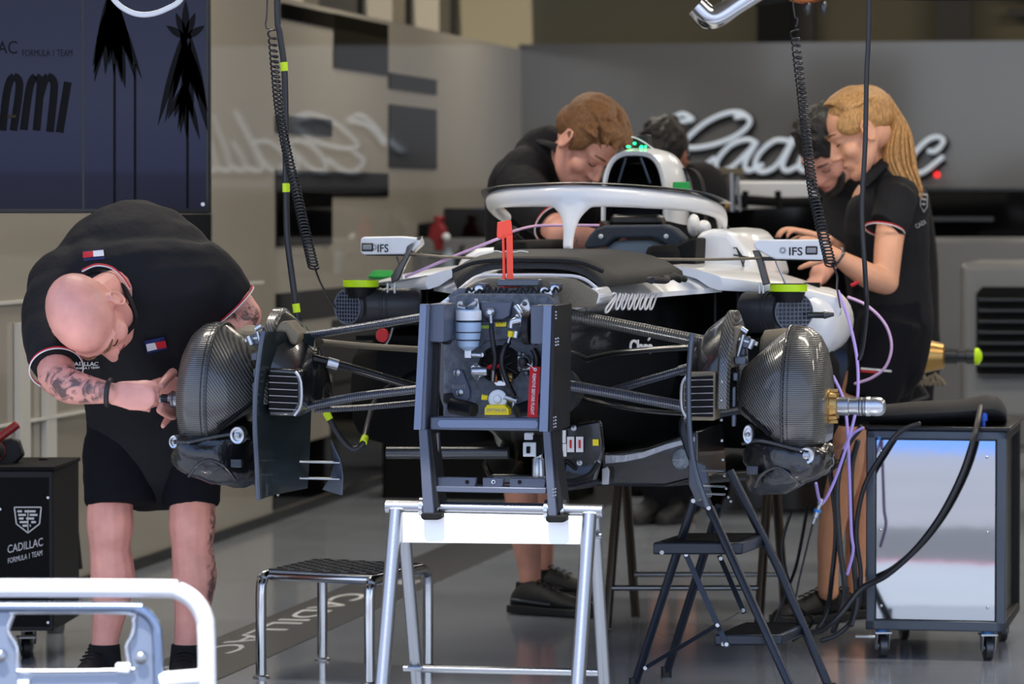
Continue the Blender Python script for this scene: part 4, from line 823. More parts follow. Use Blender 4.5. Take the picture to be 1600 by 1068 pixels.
# cooling fans in the sidepod inlets
def fan(s, label):
    cx0, cx1, cy, v = (520, 659, 479, .98) if s < 0 else (1276, 1163, 487, .98)
    a = C(cx0+(24 if s < 0 else -36), cy, v-.0); b = C(cx1, cy, v+.05); d = (b-a)
    r = thing('cooling_fan', label, 'fan', a.lerp(b, .5)-Z_*.1)
    ax = d.normalized(); R = 28/545 if s < 0 else 31/550
    if s < 0: fx = (ax+R_*1.5).normalized()
    else: fx = (ax+R_*1.7).normalized()
    mb = MB(); rings = []; side = Z_; 
    def ring(c, axd, rr, n=32):
        e1 = Z_; e2 = axd.cross(e1).normalized(); return [c+(e1*math.cos(t)+e2*math.sin(t))*rr for t in [2*math.pi*j/n for j in range(n)]]
    L = d.length
    sec = [(0, fx, 1), (.03, fx, 1.0), (.25, ax, 1.02), (.42, ax, 1.02), (.425, ax, 1.07), (.45, ax, 1.07), (.455, ax, 1.03), (.5, ax, 1.03), (.505, ax, 1.07), (.52, ax, 1.07), (.525, ax, 1.03), (.93, ax, 1.05), (.98, ax, .98), (1.0, ax, .8)]
    mb.rings([ring(a+d*t, q, R*k) for t, q, k in sec]); bd = mb.build('housing', mat('fan_housing', '#26282c', .42), r)
    mb = MB(); mb.rings([ring(a-fx*.0015, fx, R*.93), ring(a-fx*.001, fx, R*.93)]); mb.build('dark_mouth', mat('fan_mouth', '#0b1024', .4), bd)
    e2 = fx.cross(Z_).normalized(); mb = MB()
    for i in range(-4, 5):
        h = i*R*.21; l = math.sqrt(max(0, (R*.93)**2-h*h))
        mb.cyl(a-fx*.004+Z_*h-e2*l, a-fx*.004+Z_*h+e2*l, .0014, 6); mb.cyl(a-fx*.004+e2*h-Z_*l, a-fx*.004+e2*h+Z_*l, .0014, 6)
    mb.tube(ring(a-fx*.004, fx, R*.97)+[ring(a-fx*.004, fx, R*.97)[0]], .002, n=6, k=1); mb.build('grille', mat('grille_grey', '#6a7280', .4), bd)
    c = C(564 if s < 0 else 1232, 448 if s < 0 else 455, v+.0)
    hw = 28/545 if s < 0 else 29/550
    q = MB(); q.lathe(c-Z_*.03, Z_, [(0, hw*.7), (.028, hw*.92)], 28); q.build('neck', 'satin', bd)
    q = MB(); q.lathe(c, Z_, [(0, hw), (.02, hw)], 36); cp = q.build('lime_cap', 'lime', r, bevel=.001)
    q = MB(); q.lathe(c+Z_*.02, Z_, [(0, hw*.97), (.002, hw*.97)], 36); q.build('cap_disc', 'satin', cp)
    for dx in ((606, 617) if s < 0 else (1187, 1193)):
        q = MB(); p = C(dx, 450, v); q.box(p, (.006, .01, .03)); q.build('bracket', 'alu', r, bevel=.001)
    return r
f1 = fan(-1, 'black cooling fan with a lime cap in the sidepod inlet nearer the bald mechanic')
f2 = fan(1, 'black cooling fan with a lime cap in the sidepod inlet nearer the blonde mechanic')
mb = MB(); mb.tube([C(1262, 492, .98), C(1286, 492, .98), C(1288, 492, .98), C(1303, 491, .98)], [.009, .009, .011, .005], n=12, k=1); mb.build('power_plug', 'dsteel', f2)
mb = MB(); mb.rings([[C(x+a*math.cos(t), y+b*math.sin(t), v) for t in [2*math.pi*j/16 for j in range(16)]] for x, y, a, b, v in ((597, 524, 9, 10, .78), (597, 524, 10, 11, .8), (600, 524, 8, 11, .83))]); mb.build('red_cap', 'red', f1)
mb = MB(); mb.ctube([(614, 512, .9), (608, 530, .9), (598, 545, .9)], .004); mb.build('bracket', 'bsteel', f1)
# purple/pink tie cords
def cable(name, pts, r, m_, label, cat='cable', group=None, world=False, n=8):
    mb = MB(); mb.tube([(P if world else C)(*p) for p in pts], r, n=n, k=7, round_=True); mb.loc = (P if world else C)(*pts[len(pts)//2]); return tag(mb.build(name, m_), label, cat, group)
cable('air_hose', [(634, 432, 1.0), (660, 421, 1.0), (715, 398, 1.0), (780, 372, .95), (800, 362, 1.2), (830, 354, 1.4), (860, 352, 1.45), (935, 352, 1.5)], .0042, 'pink', 'pale pink hose stretched from the left mirror stay across the cockpit')
cable('air_hose', [(1326, 464, 1.7), (1356, 478, 1.7), (1383, 506, 1.7), (1393, 540, 1.7), (1384, 572, 1.7), (1362, 590, 1.7), (1336, 599, 1.7)], .0042, 'pink', 'pink hose looping in a half circle in front of the blonde mechanic')
cable('air_hose', [(1310, 455, 1.2), (1326, 500, 1.15), (1339, 560, 1.1), (1340, 620, 1.05), (1330, 672, 1.0), (1308, 740, 1.0), (1292, 776, 1.0), (1283, 788, 1.0)], .0046, 'lilac', 'lilac hose running from the sidepod past the axle tip to the silver coupling')
cable('air_hose', [(1302, 588, 1.2), (1318, 624, 1.15), (1324, 670, 1.1), (1327, 740, 1.1), (1330, 830, 1.1), (1333, 860, 1.1), (1324, 896, 1.1)], .0046, 'lilac', 'lilac hose hanging straight down beside the steel cabinet')
cable('air_hose', [(1275, 755, .9), (1278, 772, .95), (1281, 784, .98)], .0046, 'lilac', 'short lilac hose end under the brake caliper near the coupling')
cable('air_hose', [(1348, 668, 1.3), (1332, 678, 1.3), (1318, 700, 1.3)], .004, 'lilac', 'short lilac hose piece emerging from under the black cover')
r_ = thing('hose_coupling', 'small silver hose coupling with a blue ring hanging below the lilac hoses', 'coupling', C(1278, 790, 1.0))
a, b = C(1284, 779, 1), C(1270, 818, 1); ax_ = (b-a)
mb = MB(); mb.lathe(a, ax_, [(0, .008), (.015, .009), (.017, .006), (.03, .006), (.031, .0085), (.055, .0085), (.057, .005), (.075, .004)], 16); mb.build('body', 'alu', r_)
mb = MB(); mb.lathe(a+ax_*.42, ax_, [(0, .0105), (.008, .0105)], 16); mb.build('blue_ring', 'cyan', r_)
mb = MB(); mb.tube([b, C(1262, 850, 1), C(1250, 900, 1.0), C(1243, 935, 1)], .003, n=8); mb.build('thin_hose', 'cable', r_)
# hanging coil cords and cables
def coil(pts, R0, R1, wire, turns, mbx, world=True):
    q = spl([tuple(P(*p)) for p in pts], 12); q = [V(p) for p in q]
    T_, N = frames(q); cum = [0]
    for i in range(1, len(q)): cum.append(cum[-1]+(q[i]-q[i-1]).length)
    out = []; n = int(turns*12); j = 0
    for i in range(n+1):
        t = i/n; s = (t**.8)*cum[-1]
        while j < len(cum)-2 and cum[j+1] < s: j += 1
        f = (s-cum[j])/max(1e-6, cum[j+1]-cum[j]); p = q[j].lerp(q[j+1], f); a = 2*math.pi*i/12
        R = R0+(R1-R0)*t; out.append(p+N[j][0]*R*math.cos(a)+N[j][1]*R*math.sin(a)+T_[j]*R*.55*math.cos(a+1.2))
    mbx.tube(out, wire, n=6, k=1)
YC = 10.9
r_ = thing('coiled_air_line', 'black coiled cord hanging beside the banded hose left of the car', 'coiled cord', P(418, -300, YC))
mb = MB(); coil([(424, 46, YC), (430, 110, YC), (436, 170, YC), (448, 235, YC), (461, 290, YC), (473, 345, YC), (490, 418, YC)], .0105, .0135, .0025, 62, mb); mb.build('coil', 'cable', r_)
mb = MB(); mb.wtube([(420, -400, YC), (418, -20, YC), (415, 38, YC), (421, 44, YC)], .0022, n=8); mb.build('straight_cord', 'cable', r_)
mb = MB(); mb.wtube([(492, 418, YC), (500, 440, YC+.1), (512, 462, YC+.3), (524, 480, YC+.6)], .0028, n=8); mb.build('tail_cord', 'cable', r_)
r_ = thing('coiled_air_line', 'black coiled cord hanging on the right between the car and the blonde mechanic', 'coiled cord', P(1240, -300, 11))
mb = MB(); coil([(1241, 46, 11), (1246, 90, 11), (1253, 150, 11), (1260, 215, 11), (1269, 290, 11), (1282, 350, 11), (1298, 414, 11)], .0115, .0145, .0026, 58, mb); mb.build('coil', 'cable', r_)
mb = MB(); mb.wtube([(1232, -400, 11), (1238, -20, 11), (1246, 30, 11), (1243, 42, 11)], .0023, n=8); mb.build('straight_cord', 'cable', r_)
mb = MB(); mb.wtube([(1299, 412, 11), (1308, 430, 11.1), (1308, 452, 11.3), (1313, 480, 11.5)], .0028, n=8); mb.build('tail_cord', 'cable', r_)
HY = 10.95
r_ = thing('air_hose', 'thick black hose with lime bands hanging down left of the car', 'hose', P(440, -300, HY))
hpth = [(433, -400, HY), (433, -10, HY), (437, 50, HY), (444, 104, HY), (446, 180, HY), (447, 293, HY), (449, 370, HY), (456, 430, HY), (463, 481, HY), (474, 560, HY), (492, 610, HY), (512, 649, HY), (530, 680, HY), (548, 700, HY), (562, 698, HY), (569, 687, HY), (577, 655, HY+.1), (588, 625, HY+.3), (620, 596, HY+.5), (655, 578, HY+.7)]
mb = MB(); mb.wtube(hpth, .0088, n=12); mb.build('hose_body', 'cable', r_)
for i in (3, 5, 8, 11, 15):
    a = P(*hpth[i]); d_ = (P(*hpth[i+1])-P(*hpth[i-1])).normalized(); q = MB(); q.cyl(a-d_*.012, a+d_*.012, .0102, 14); q.build('lime_band', 'limet', r_)
cable('hanging_cable', [(1358, -400, 10.8), (1358, 0, 10.8), (1354, 120, 10.8), (1352, 220, 10.8), (1347, 330, 10.8), (1352, 430, 10.8), (1354, 480, 10.85), (1348, 540, 11.0), (1343, 560, 11.3)], .0066, 'cable', 'plain black cable hanging straight down in front of the blonde mechanic', world=True, n=10)
cable('white_hose', [(150, -60, 11), (175, -5, 11), (200, 17, 11), (228, 23, 11), (258, 15, 11), (285, -5, 11), (300, -60, 11)], .0075, 'ivory', 'pale hose looping down at the top edge over the screen', 'hose', world=True, n=10)
# overhead light fitting
r_ = thing('overhead_light', 'chrome ended overhead lamp hanging at the top edge of the view', 'lamp', P(1160, -40, 12))
mb = MB(); mb.tube([P(1088, 10, 12), P(1112, 28, 12), P(1150, 8, 12), P(1185, -14, 12)], [.035, .036, .03, .03], r2=[.035, .03, .02, .02], n=16); mb.build('chrome_end', 'steel', r_)
mb = MB(); mb.tube([P(1150, 2, 12), P(1200, -2, 12.1), P(1290, -12, 12.2), P(1460, -8, 12.4), P(1700, -10, 12.5)], .018, n=8); mb.build('rail', 'matt', r_)
mb = MB(); mb.tube([P(1235, -4, 12.1), P(1260, 0, 12.1), P(1290, -8, 12.1)], .012); mb.build('bracket', 'copper', r_)
for x in (1262, 1287):
    q = MB(); q.ell(P(x, 12, 12.1), (.012, .012, .022)); q.build('bulb', 'dsteel', r_)
# ---------------- big screen ----------------
TY = 12.0
r_ = thing('display_screen', 'large dark blue display screen hanging at the left showing palm trees and lettering', 'screen', P(160, 330, TY))
mb = MB(); a = P(-175, 333, TY); b = P(328, 333, TY); zt = P(0, -330, TY).z
mb.prism([a, b, V((b.x, TY, zt)), V((a.x, TY, zt))], V((0, .07, 0))); mb.build('frame', 'blackp', r_, bevel=.004)
scr = mat('screen_picture', '#2b3050', .3, spec=.15); n_ = scr.node_tree.nodes; l_ = scr.node_tree.links; b_ = n_['Principled BSDF']
t_ = n_.new('ShaderNodeTexCoord'); s_ = n_.new('ShaderNodeSeparateXYZ'); l_.new(t_.outputs['Object'], s_.inputs[0]); rp = n_.new('ShaderNodeValToRGB'); mr = n_.new('ShaderNodeMapRange')
mr.inputs[1].default_value = -.0; mr.inputs[2].default_value = .75; l_.new(s_.outputs['Z'], mr.inputs[0]); l_.new(mr.outputs[0], rp.inputs[0])
e = rp.color_ramp.elements; e[0].position = .0; e[0].color = hexc('#0b0d22'); e[1].position = 1; e[1].color = hexc('#1d2138')
for p_, c_ in ((.14, '#10122c'), (.17, '#1e2240'), (.45, '#282c46')): q_ = e.new(p_); q_.color = hexc(c_)
b_.inputs['Base Color'].default_value = (.01, .01, .015, 1); l_.new(rp.outputs[0], b_.inputs['Emission Color']); b_.inputs['Emission Strength'].default_value = .75
mb = MB()
for x0, x1 in ((-168, 128), (132, 322)):
    a = P(x0, 326, TY-.002); b = P(x1, 326, TY-.002); mb.prism([a, b, V((b.x, TY-.002, zt-.03)), V((a.x, TY-.002, zt-.03))], V((0, .004, 0)))
pic = mb.build('picture', scr, r_)
pt = mat('picture_dark', '#020204', .4, spec=.1)
def tp(x, y): return P(x, y, TY-.003)
for st in ([(4, 204), (9, 155), (15, 128), (23, 120), (30, 128), (29, 150), (21, 204)], [(12, 180), (25, 180)], [(37, 203), (44, 150), (49, 128), (56, 120), (63, 128), (62, 150), (57, 204)], [(62, 152), (69, 128), (76, 120), (84, 128), (84, 148), (78, 206)], [(93, 207), (106, 128)], [(-20, 207), (-7, 128)]):
    mb = MB(); mb.tube([tp(*p) for p in st], .0117, r2=.0008, hint=X_ if 0 else V((1, 0, 0)), n=8, k=5 if len(st) > 2 else 1); mb.build('picture_lettering', pt, pic)
mb = MB(); mb.text('CADILLAC', tp(-80, 84), tp(112, 84)-tp(-80, 84), Z_, h=.038, w=(tp(27, 0)-tp(-80, 0)).length); mb.text('FORMULA 1 TEAM', tp(35, 88), V((1, 0, 0)), Z_, h=.02, w=(tp(113, 0)-tp(35, 0)).length); mb.build('picture_lettering', pt, pic)
random.seed(11)
def frond(mb, x0, y0, x1, y1, w_):
    a = tp(x0, y0); b = tp(x1, y1); d = b-a; n = V((-d.z, 0, d.x)).normalized(); s = P(0, 0, TY).x-P(-1, 0, TY).x
    L = [a+d*t+n*w_*s*math.sin(math.pi*min(1, t*.9+.08)) for t in (0, .2, .4, .6, .8, 1)]; Rr = [a+d*t-n*w_*s*math.sin(math.pi*min(1, t*.9+.08)) for t in (1, .8, .6, .4, .2, 0)]
    q = L+Rr; mb.prism(q, V((0, .001, 0)))
mb = MB()
for cx, cy, n in ((178, -10, 13), (290, 60, 9)):
    for i in range(n):
        x = cx-38+76*i/(n-1); frond(mb, cx+random.uniform(-8, 8), cy+random.uniform(-10, 10), x+random.uniform(-6, 6), cy+random.uniform(80, 150), random.uniform(5, 9))
    for i in range(5): frond(mb, cx, cy, cx-30+15*i, cy-60+abs(i-2)*20, 6)
for i in range(6): frond(mb, 289, 130, 262+10*i, 175+random.uniform(0, 45), 5)
for x in (179, 211, 293): mb.prism([tp(x-2, 100), tp(x+2, 100), tp(x+2, 325), tp(x-2, 325)], V((0, .001, 0)))
mb.build('picture_palms', pt, pic)
mb = MB(); mb.lathe(tp(317, 319), V((0, -1, 0)), [(0, .006), (.003, .006)], 10); mb.build('standby_light', 'ivory', r_)
# ---------------- black cart with crest, left ----------------
r_ = thing('tool_cart', 'black wheeled cart with a white crest and team lettering at the left edge', 'cart', P(40, 1040, 11.8))
zc0 = P(0, 985, 11.75).z; zc1 = P(0, 735, 11.75).z
fa = P(-95, 800, 11.75); fb_ = P(83, 800, 11.75)
mb = MB(); mb.prism([V((fa.x, 11.75, zc0)), V((fb_.x, 11.75, zc0)), V((fb_.x, 11.75, zc1)), V((fa.x, 11.75, zc1))], V((.03, .42, 0))); bd = mb.build('body', 'satin', r_, bevel=.003)
mb = MB(); mb.prism([V((fa.x+.012, 11.748, zc0+.012)), V((fb_.x-.012, 11.748, zc0+.012)), V((fb_.x-.012, 11.748, zc1-.02)), V((fa.x+.012, 11.748, zc1-.02))], V((0, .004, 0))); fp = mb.build('front_panel', 'matt', bd, bevel=.001)
for x, y in ((75, 777), (75, 972), (0, 795)):
    q = MB(); q.lathe(P(x, y, 11.747), V((0, -1, 0)), [(0, .004), (.002, .004)], 10); q.build('screw', 'alu', bd)
X_ = V((1, 0, 0))
mb = MB(); crest(mb, P(22.5, 832, 11.745), X_, Z_, P(0, 792, 11.745).z-P(0, 832, 11.745).z, .001); mb.build('crest_print', 'whitet', fp)
mb = MB(); mb.text('CADILLAC', P(12, 864, 11.745), P(67, 852, 11.745)-P(12, 864, 11.745), Z_, h=.0235, w=(P(67, 852, 11.745)-P(12, 864, 11.745)).length); mb.text('FORMULA 1 TEAM', P(12.5, 880, 11.745), P(66, 867, 11.745)-P(12.5, 880, 11.745), Z_, h=.0155, w=(P(66, 867, 11.745)-P(12.5, 880, 11.745)).length); mb.build('lettering', 'whitet', fp)
mb = MB(); mb.prism([V((fa.x-.005, 11.74, zc1)), V((fb_.x+.005, 11.74, zc1)), V((fb_.x+.005, 11.74, zc1+.012)), V((fa.x-.005, 11.74, zc1+.012))], V((.03, .44, 0))); mb.build('top_rim', 'matt', r_, bevel=.002)
def caster(c, par, yaw=0, r=.032, m_='rubber'):
    ax = V((math.cos(yaw), math.sin(yaw), 0)); fw = V((-math.sin(yaw), math.cos(yaw), 0))
    q = MB(); q.lathe(V((c.x, c.y, r))-ax*.012, ax, [(0, r*.8), (.002, r), (.022, r), (.024, r*.8)], 28); wlz = q.build('caster_wheel', m_, par)
    q = MB(); q.lathe(V((c.x, c.y, r))-ax*.014, ax, [(0, r*.3), (.028, r*.3)], 14); q.build('wheel_hub', 'alu', wlz)
    q = MB()
    for s in (-1, 1): q.prism([V((c.x, c.y, r))+ax*.017*s+fw*a+Z_*b for a, b in ((-.012, -.01), (.012, -.01), (.02, r*1.1), (-.026, r*1.1))], ax*.003*s)
    q.box(V((c.x, c.y, r*2.12)), (.05, .05, .006), (ax, fw, Z_)); q.build('caster_fork', 'alu', par, bevel=.001)
for px_, Y in ((40, 11.9), (-70, 11.9), (45, 12.1), (-70, 12.1)): caster(P(px_, 1000, Y), r_, .3, .03)
# items on that cart
r_ = thing('torque_wrench', 'red handled tool lying on top of the black cart at the left edge', 'tool', P(10, 690, 11.85))
mb = MB(); mb.cyl(P(-40, 712, 11.85), P(28, 662, 11.85), .0125, 18); mb.build('red_handle', mat('dark_red_grip', '#8d1f1c', .4), r_, bevel=.003)
mb = MB(); mb.cyl(P(-40, 712, 11.85), P(-70, 734, 11.85), .008, 14); mb.build('shaft', 'bsteel', r_)
r_ = thing('power_drill', 'black cordless drill with red rings resting on the black cart', 'drill', P(15, 735, 11.95))
mb = MB(); mb.prism([P(x, y, 11.9) for x, y in ((-20, 694), (18, 684), (28, 688), (36, 712), (24, 724), (8, 730), (-20, 728))], V((0, .06, 0))); db = mb.build('body', 'satin', r_, bevel=.006)
mb = MB(); mb.lathe(P(-8, 704, 11.89), V((.3, -1, .1)), [(-.02, .028), (.012, .028), (.014, .022), (.02, .01)], 24); mb.build('chuck', 'rubber', db)
mb = MB(); mb.lathe(P(-8, 704, 11.89), V((.3, -1, .1)), [(.004, .0295), (.01, .0295)], 24); mb.build('red_ring', 'red', db)
r_ = thing('small_box', 'small black box standing on the rear of the black cart', 'box', P(68, 728, 12.05))
mb = MB(); mb.box(P(68, 723, 12.05), (.025, .02, .03)); mb.build('box_body', 'satin', r_, bevel=.002)
mb = MB(); mb.box(P(80, 735, 12.05), (.05, .02, .008)); mb.build('latch', 'satin', r_, bevel=.002)
# fire extinguisher behind cart
EY = 12.6; ez = P(0, 790, EY)
r_ = thing('gas_bottle', 'grey gas cylinder with a black cone horn standing behind the black cart', 'gas cylinder', P(92, 0, EY)*1)
r_.location = V((P(92, 900, EY).x, EY, 0)); r_['_loc'] = tuple(r_.location)
bx = P(86, 800, EY)
mb = MB(); mb.lathe(V((bx.x, EY, .0)), Z_, [(0, .026), (.02, .03), (P(0, 800, EY).z-.03, .03), (P(0, 792, EY).z, .02), (P(0, 780, EY).z, .01), (P(0, 760, EY).z, .01)], 24); cy = mb.build('cylinder', mat('bottle_grey', '#6d7072', .35, .5), r_)
mb = MB(); mb.lathe(V((bx.x, EY, P(0, 840, EY).z)), Z_, [(0, .0305), (P(0, 812, EY).z-P(0, 840, EY).z, .0305)], 24); mb.build('black_band', 'satin', cy)
mb = MB(); mb.tube([P(92, 752, EY), P(104, 752, EY), P(114, 757, EY), (P(117, 772, EY)), P(116, 798, EY)], .006, n=10); mb.build('hose', 'cable', r_)
mb = MB(); mb.cyl(P(88, 754, EY), P(95, 753, EY), .008); mb.build('brass_fitting', 'gold', r_)
mb = MB(); mb.lathe(P(115, 796, EY), -Z_, [(-.01, .007), (0, .01), (P(0, 796, EY).z-P(0, 888, EY).z, .028)], 24); mb.build('cone_horn', 'rubber', r_)
# ---------------- foreground chrome frames ----------------
FY = 8.0
def ftube(pts, r, Y=FY, **k): 
    mb = MB(); mb.tube([P(x, y, Y) for x, y in pts], r, n=20, **k); return mb
r_ = thing('tube_frame', 'polished steel tube frame of a trolley in the lower left foreground', 'trolley frame', V((P(150, 1000, FY).x, FY, 0)))
def arc(cx, cy, r, a0, a1, n=6): return [(cx+r*math.cos(math.radians(a0+(a1-a0)*i/n)), cy-r*math.sin(math.radians(a0+(a1-a0)*i/n))) for i in range(n+1)]
ftube([(-200, 918), (60, 918)]+arc(258, 983, 64, 90, 0)+[(324, 1068), (327, 1500)], .0185, k=3).build('outer_tube', mat('bright_tube', '#eceef2', .3, .5), r_)
mb = MB(); pts = [(-200, 943), (200, 943)]+arc(208, 983, 40, 80, 0, 5)+[(252, 1068), (254, 1380), (-200, 1380)]
fr = ftube([(-200, 948), (190, 948)]+arc(205, 990, 40, 90, 0, 5)+[(248, 1068), (250, 1360)], .011, k=2).build('inner_tube', mat('tube_blue_steel', '#7f8ea6', .25, .9), r_)
# inner plate with a window
def plate_with_window(outer, inner, Y, dy, name, m_, par):
    mb = MB(); n = len(outer); A = [P(x, y, Y) for x, y in outer]; B = [P(x, y, Y) for x, y in inner]
    d = V((0, dy, 0)); mb.rings([A, B, [p+d for p in B], [p+d for p in A]], cap=False, wrap=True); return mb.build(name, m_, par, bevel=.002)
plate_with_window([(-60, 950), (205, 952), (238, 975), (246, 1050), (246, 1150), (-60, 1150), (-80, 1100), (-80, 1000)], [(24, 957), (198, 958), (210, 970), (200, 1000), (204, 1044), (34, 1050), (26, 1010), (14, 985)], FY+.01, .012, 'back_plate', mat('plate_grey', '#8792a4', .3, .7), r_)
pts = [(20, 960), (30, 956), (196, 957), (209, 968), (208, 990), (198, 1010), (202, 1040), (196, 1046), (40, 1048), (28, 1042), (26, 1010), (12, 985), (20, 960)]
ftube(pts, .004, Y=FY, k=3).build('window_edge', 'steel', r_)
for x, y in ((0, 1025), (220, 1028)):
    mb = MB(); mb.lathe(P(x, y, FY-.002), V((0, -1, 0)), [(0, .012), (.006, .012), (.01, .006)], 14); mb.build('bolt', 'bsteel', r_)
mb = MB(); mb.prism([P(180, 1036, FY-.01), P(204, 1036, FY-.01), P(202, 1052, FY-.01), P(180, 1050, FY-.01)], V((0, .02, 0))); mb.build('white_clip', 'wplate', r_, bevel=.004)
ftube([(250, 1062), (320, 1056)], .016, k=1).build('cross_tube', 'wplate', r_)
ftube([(37, 1062), (37, 1200)], .012, k=1).build('post', 'wplate', r_)
# ---------------- chrome step stool ----------------
def fp2(x, y, Y): p = P(x, y, Y); return V((p.x, p.y, 0))
r_ = thing('step_stool', 'low chrome step stool with a black ribbed tread left of the trestle', 'step stool', V((-.47, 11.55, 0)))
TZ = .30; q4 = [V((-.713, 11.42, 0)), V((-.40, 11.26, 0)), V((-.245, 11.70, 0)), V((-.56, 11.86, 0))]
ctr = sum(q4, V())/4
top4 = [p.lerp(ctr, .08) for p in q4]
for a, b in ((0, 3), (1, 2)):
    A, B = q4[a], q4[b]; d = (B-A); h = TZ-.012
    pts = [A+Z_*.006, A+Z_*(h-.05), A+d.normalized()*.015+Z_*(h-.012), A+d.normalized()*.05+Z_*h, B-d.normalized()*.05+Z_*h, B-d.normalized()*.015+Z_*(h-.012), B+Z_*(h-.05), B+Z_*.006]
    for k_, seg_ in (('leg', pts[:5]), ('leg', pts[4:])):
        mb = MB(); mb.tube(seg_ if k_ else seg_, .0155, n=16, k=4); g_ = mb.build('leg', 'steel', r_)
        f = A if seg_ is pts[:5] or seg_[0] == pts[0] else B
        q = MB(); q.lathe(f, Z_, [(0, .024), (.004, .024), (.008, .018)], 18); q.build('foot_pad', 'bsteel', g_)
pr = [q4[0]+(q4[3]-q4[0])*.1, q4[1]+(q4[2]-q4[1])*.1, q4[2]+(q4[1]-q4[2])*.1, q4[3]+(q4[0]-q4[3])*.1]
for a, b in ((0, 1), (3, 2)):
    q = MB(); q.cyl(pr[a]+Z_*(TZ-.012), pr[b]+Z_*(TZ-.012), .014, 16); q.build('side_bar', 'steel', r_)
mb = MB(); mb.prism([p+Z_*(TZ-.008) for p in pr], Z_*.012); trd = mb.build('tread', 'matt', r_, bevel=.002)
mb = MB(); e1 = pr[1]-pr[0]; e2 = pr[3]-pr[0]
for i in range(12):
    for j in range(14):
        if (i+j) % 2 == 0: mb.box(pr[0]+e1*((i+.5)/12)+e2*((j+.5)/14)+Z_*(TZ+.005), (.02, .012, .004))
o_ = mb.build('tread_studs', 'dsteel', trd); o_['kind'] = 'stuff'
# ---------------- black step ladder ----------------
LD = thing('step_ladder', 'black folding step ladder standing under the right brake assembly', 'step ladder', V((.55, 10.8, 0)))
def ll(nm, pts, r, m_='sgrey', **k):
    mb = MB(); q = [P(*p) for p in pts]; mb.tube(q, r, n=14, **k); return mb.build(nm, m_, LD)
lm = mat('blue_black_tube', '#272d38', .3, .4)
def foot(a, b, Y0, Y1): A = P(*a, Y0); return ext(A, P(*b, Y1), .01)
F1 = foot((1108, 792), (1233, 1068), 10.95, 10.75); F2 = foot((1217, 888), (1293, 1068), 11.15, 11.05); B1 = foot((1084, 784), (992, 1068), 10.95, 11.15); B2 = foot((1100, 868), (1036, 1068), 11.2, 11.45)
mb = MB(); mb.tube([P(1160, 640, 11.15), P(1100, 650, 11.05), P(1074, 652, 10.98), P(1066, 664, 10.95), P(1072, 690, 10.95), P(1108, 792, 10.95)], .011, n=14, k=5); mb.tube([P(1108, 792, 10.95), F1], .0125, n=14, k=1); mb.build('front_rail', lm, LD)
mb = MB(); mb.tube([P(1140, 735, 11.2), P(1217, 888, 11.15), F2], .0125, n=14, k=1); mb.build('front_rail', lm, LD)
mb = MB(); mb.tube([P(1084, 782, 10.97), B1], .0125, n=14, k=1); mb.build('rear_leg', lm, LD)
mb = MB(); mb.tube([P(1124, 790, 11.22), B2], .0125, n=14, k=1); mb.build('rear_leg', lm, LD)
for f in (F1, F2, B1, B2):
    mb = MB(); mb.cyl(V((f.x, f.y, 0)), f+Z_*.02, .016, 12); mb.build('foot_cap', 'rubber', LD)
def stp(x0, x1, y0, y1, x2, x3, yb, Y0, Y1):
    zt = P(0, y0, Y0).z; zb = P(0, y1, Y0).z; a = P(x0, y0, Y0); b = P(x1, y0, Y0); c = P(x3, y0, Y1); d = P(x2, y0, Y1)
    mb = MB(); mb.rings([[V((p.x, p.y, zb)) for p in (a, b, c, d)], [V((p.x, p.y, zt)) for p in (a, b, c, d)]]); st = mb.build('step', lm, LD, bevel=.005)
    mb = MB(); A, B, C_, D_ = [V((p.x, p.y, zt)) for p in (a, b, c, d)]
    for i in range(10):
        t = .06+.88*i/9; p, q = A.lerp(D_, t), B.lerp(C_, t); mb.tube([p.lerp(q, .08)+Z_*.001, p.lerp(q, .92)+Z_*.001], .003, n=6, k=1)
    mb.build('anti_slip_ribs', 'matt', st)
    for x in (x0+14,):
        q = MB(); q.lathe(P(x, (y0+y1)/2+6, Y0-.002), V((0, -1, 0)), [(0, .006), (.005, .006)], 12); q.build('step_bolt', 'bsteel', st)
    return st
stp(1020, 1160, 847, 866, 1062, 1197, 830, 10.92, 11.2)
stp(1116, 1222, 991, 1008, 1158, 1260, 970, 10.85, 11.15)
def link(a, b, Y0, Y1):
    A, B = P(*a, Y0), P(*b, Y1); d = (B-A).normalized(); n = V((-d.z, 0, d.x))*.008
    mb = MB(); mb.prism([A-n-d*.01, B-n+d*.01, B+n+d*.01, A+n-d*.01], V((0, .004, 0))); k = mb.build('link_bar', lm, LD, bevel=.001)
    for p in (A, B): q = MB(); q.lathe(p, V((0, -1, 0)), [(0, .0055), (.004, .0055)], 12); q.build('rivet', 'alu', k)
link((1072, 866), (1135, 1006), 10.93, 10.84); link((1121, 976), (1008, 1043), 10.83, 11.05); link((1126, 872), (1161, 953), 11.22, 11.15); link((1121, 976), (1161, 953), 10.835, 11.14)
mb = MB(); mb.prism([P(x, y, 10.93) for x, y in ((1078, 778), (1090, 772), (1100, 774), (1112, 792), (1108, 798), (1080, 786))], V((0, .03, 0))); hb_ = mb.build('hinge_bracket', lm, LD, bevel=.003)
for x, y in ((1083, 782), (1107, 793)): q = MB(); q.lathe(P(x, y, 10.928), V((0, -1, 0)), [(0, .006), (.004, .006)], 12); q.build('rivet', 'alu', hb_)
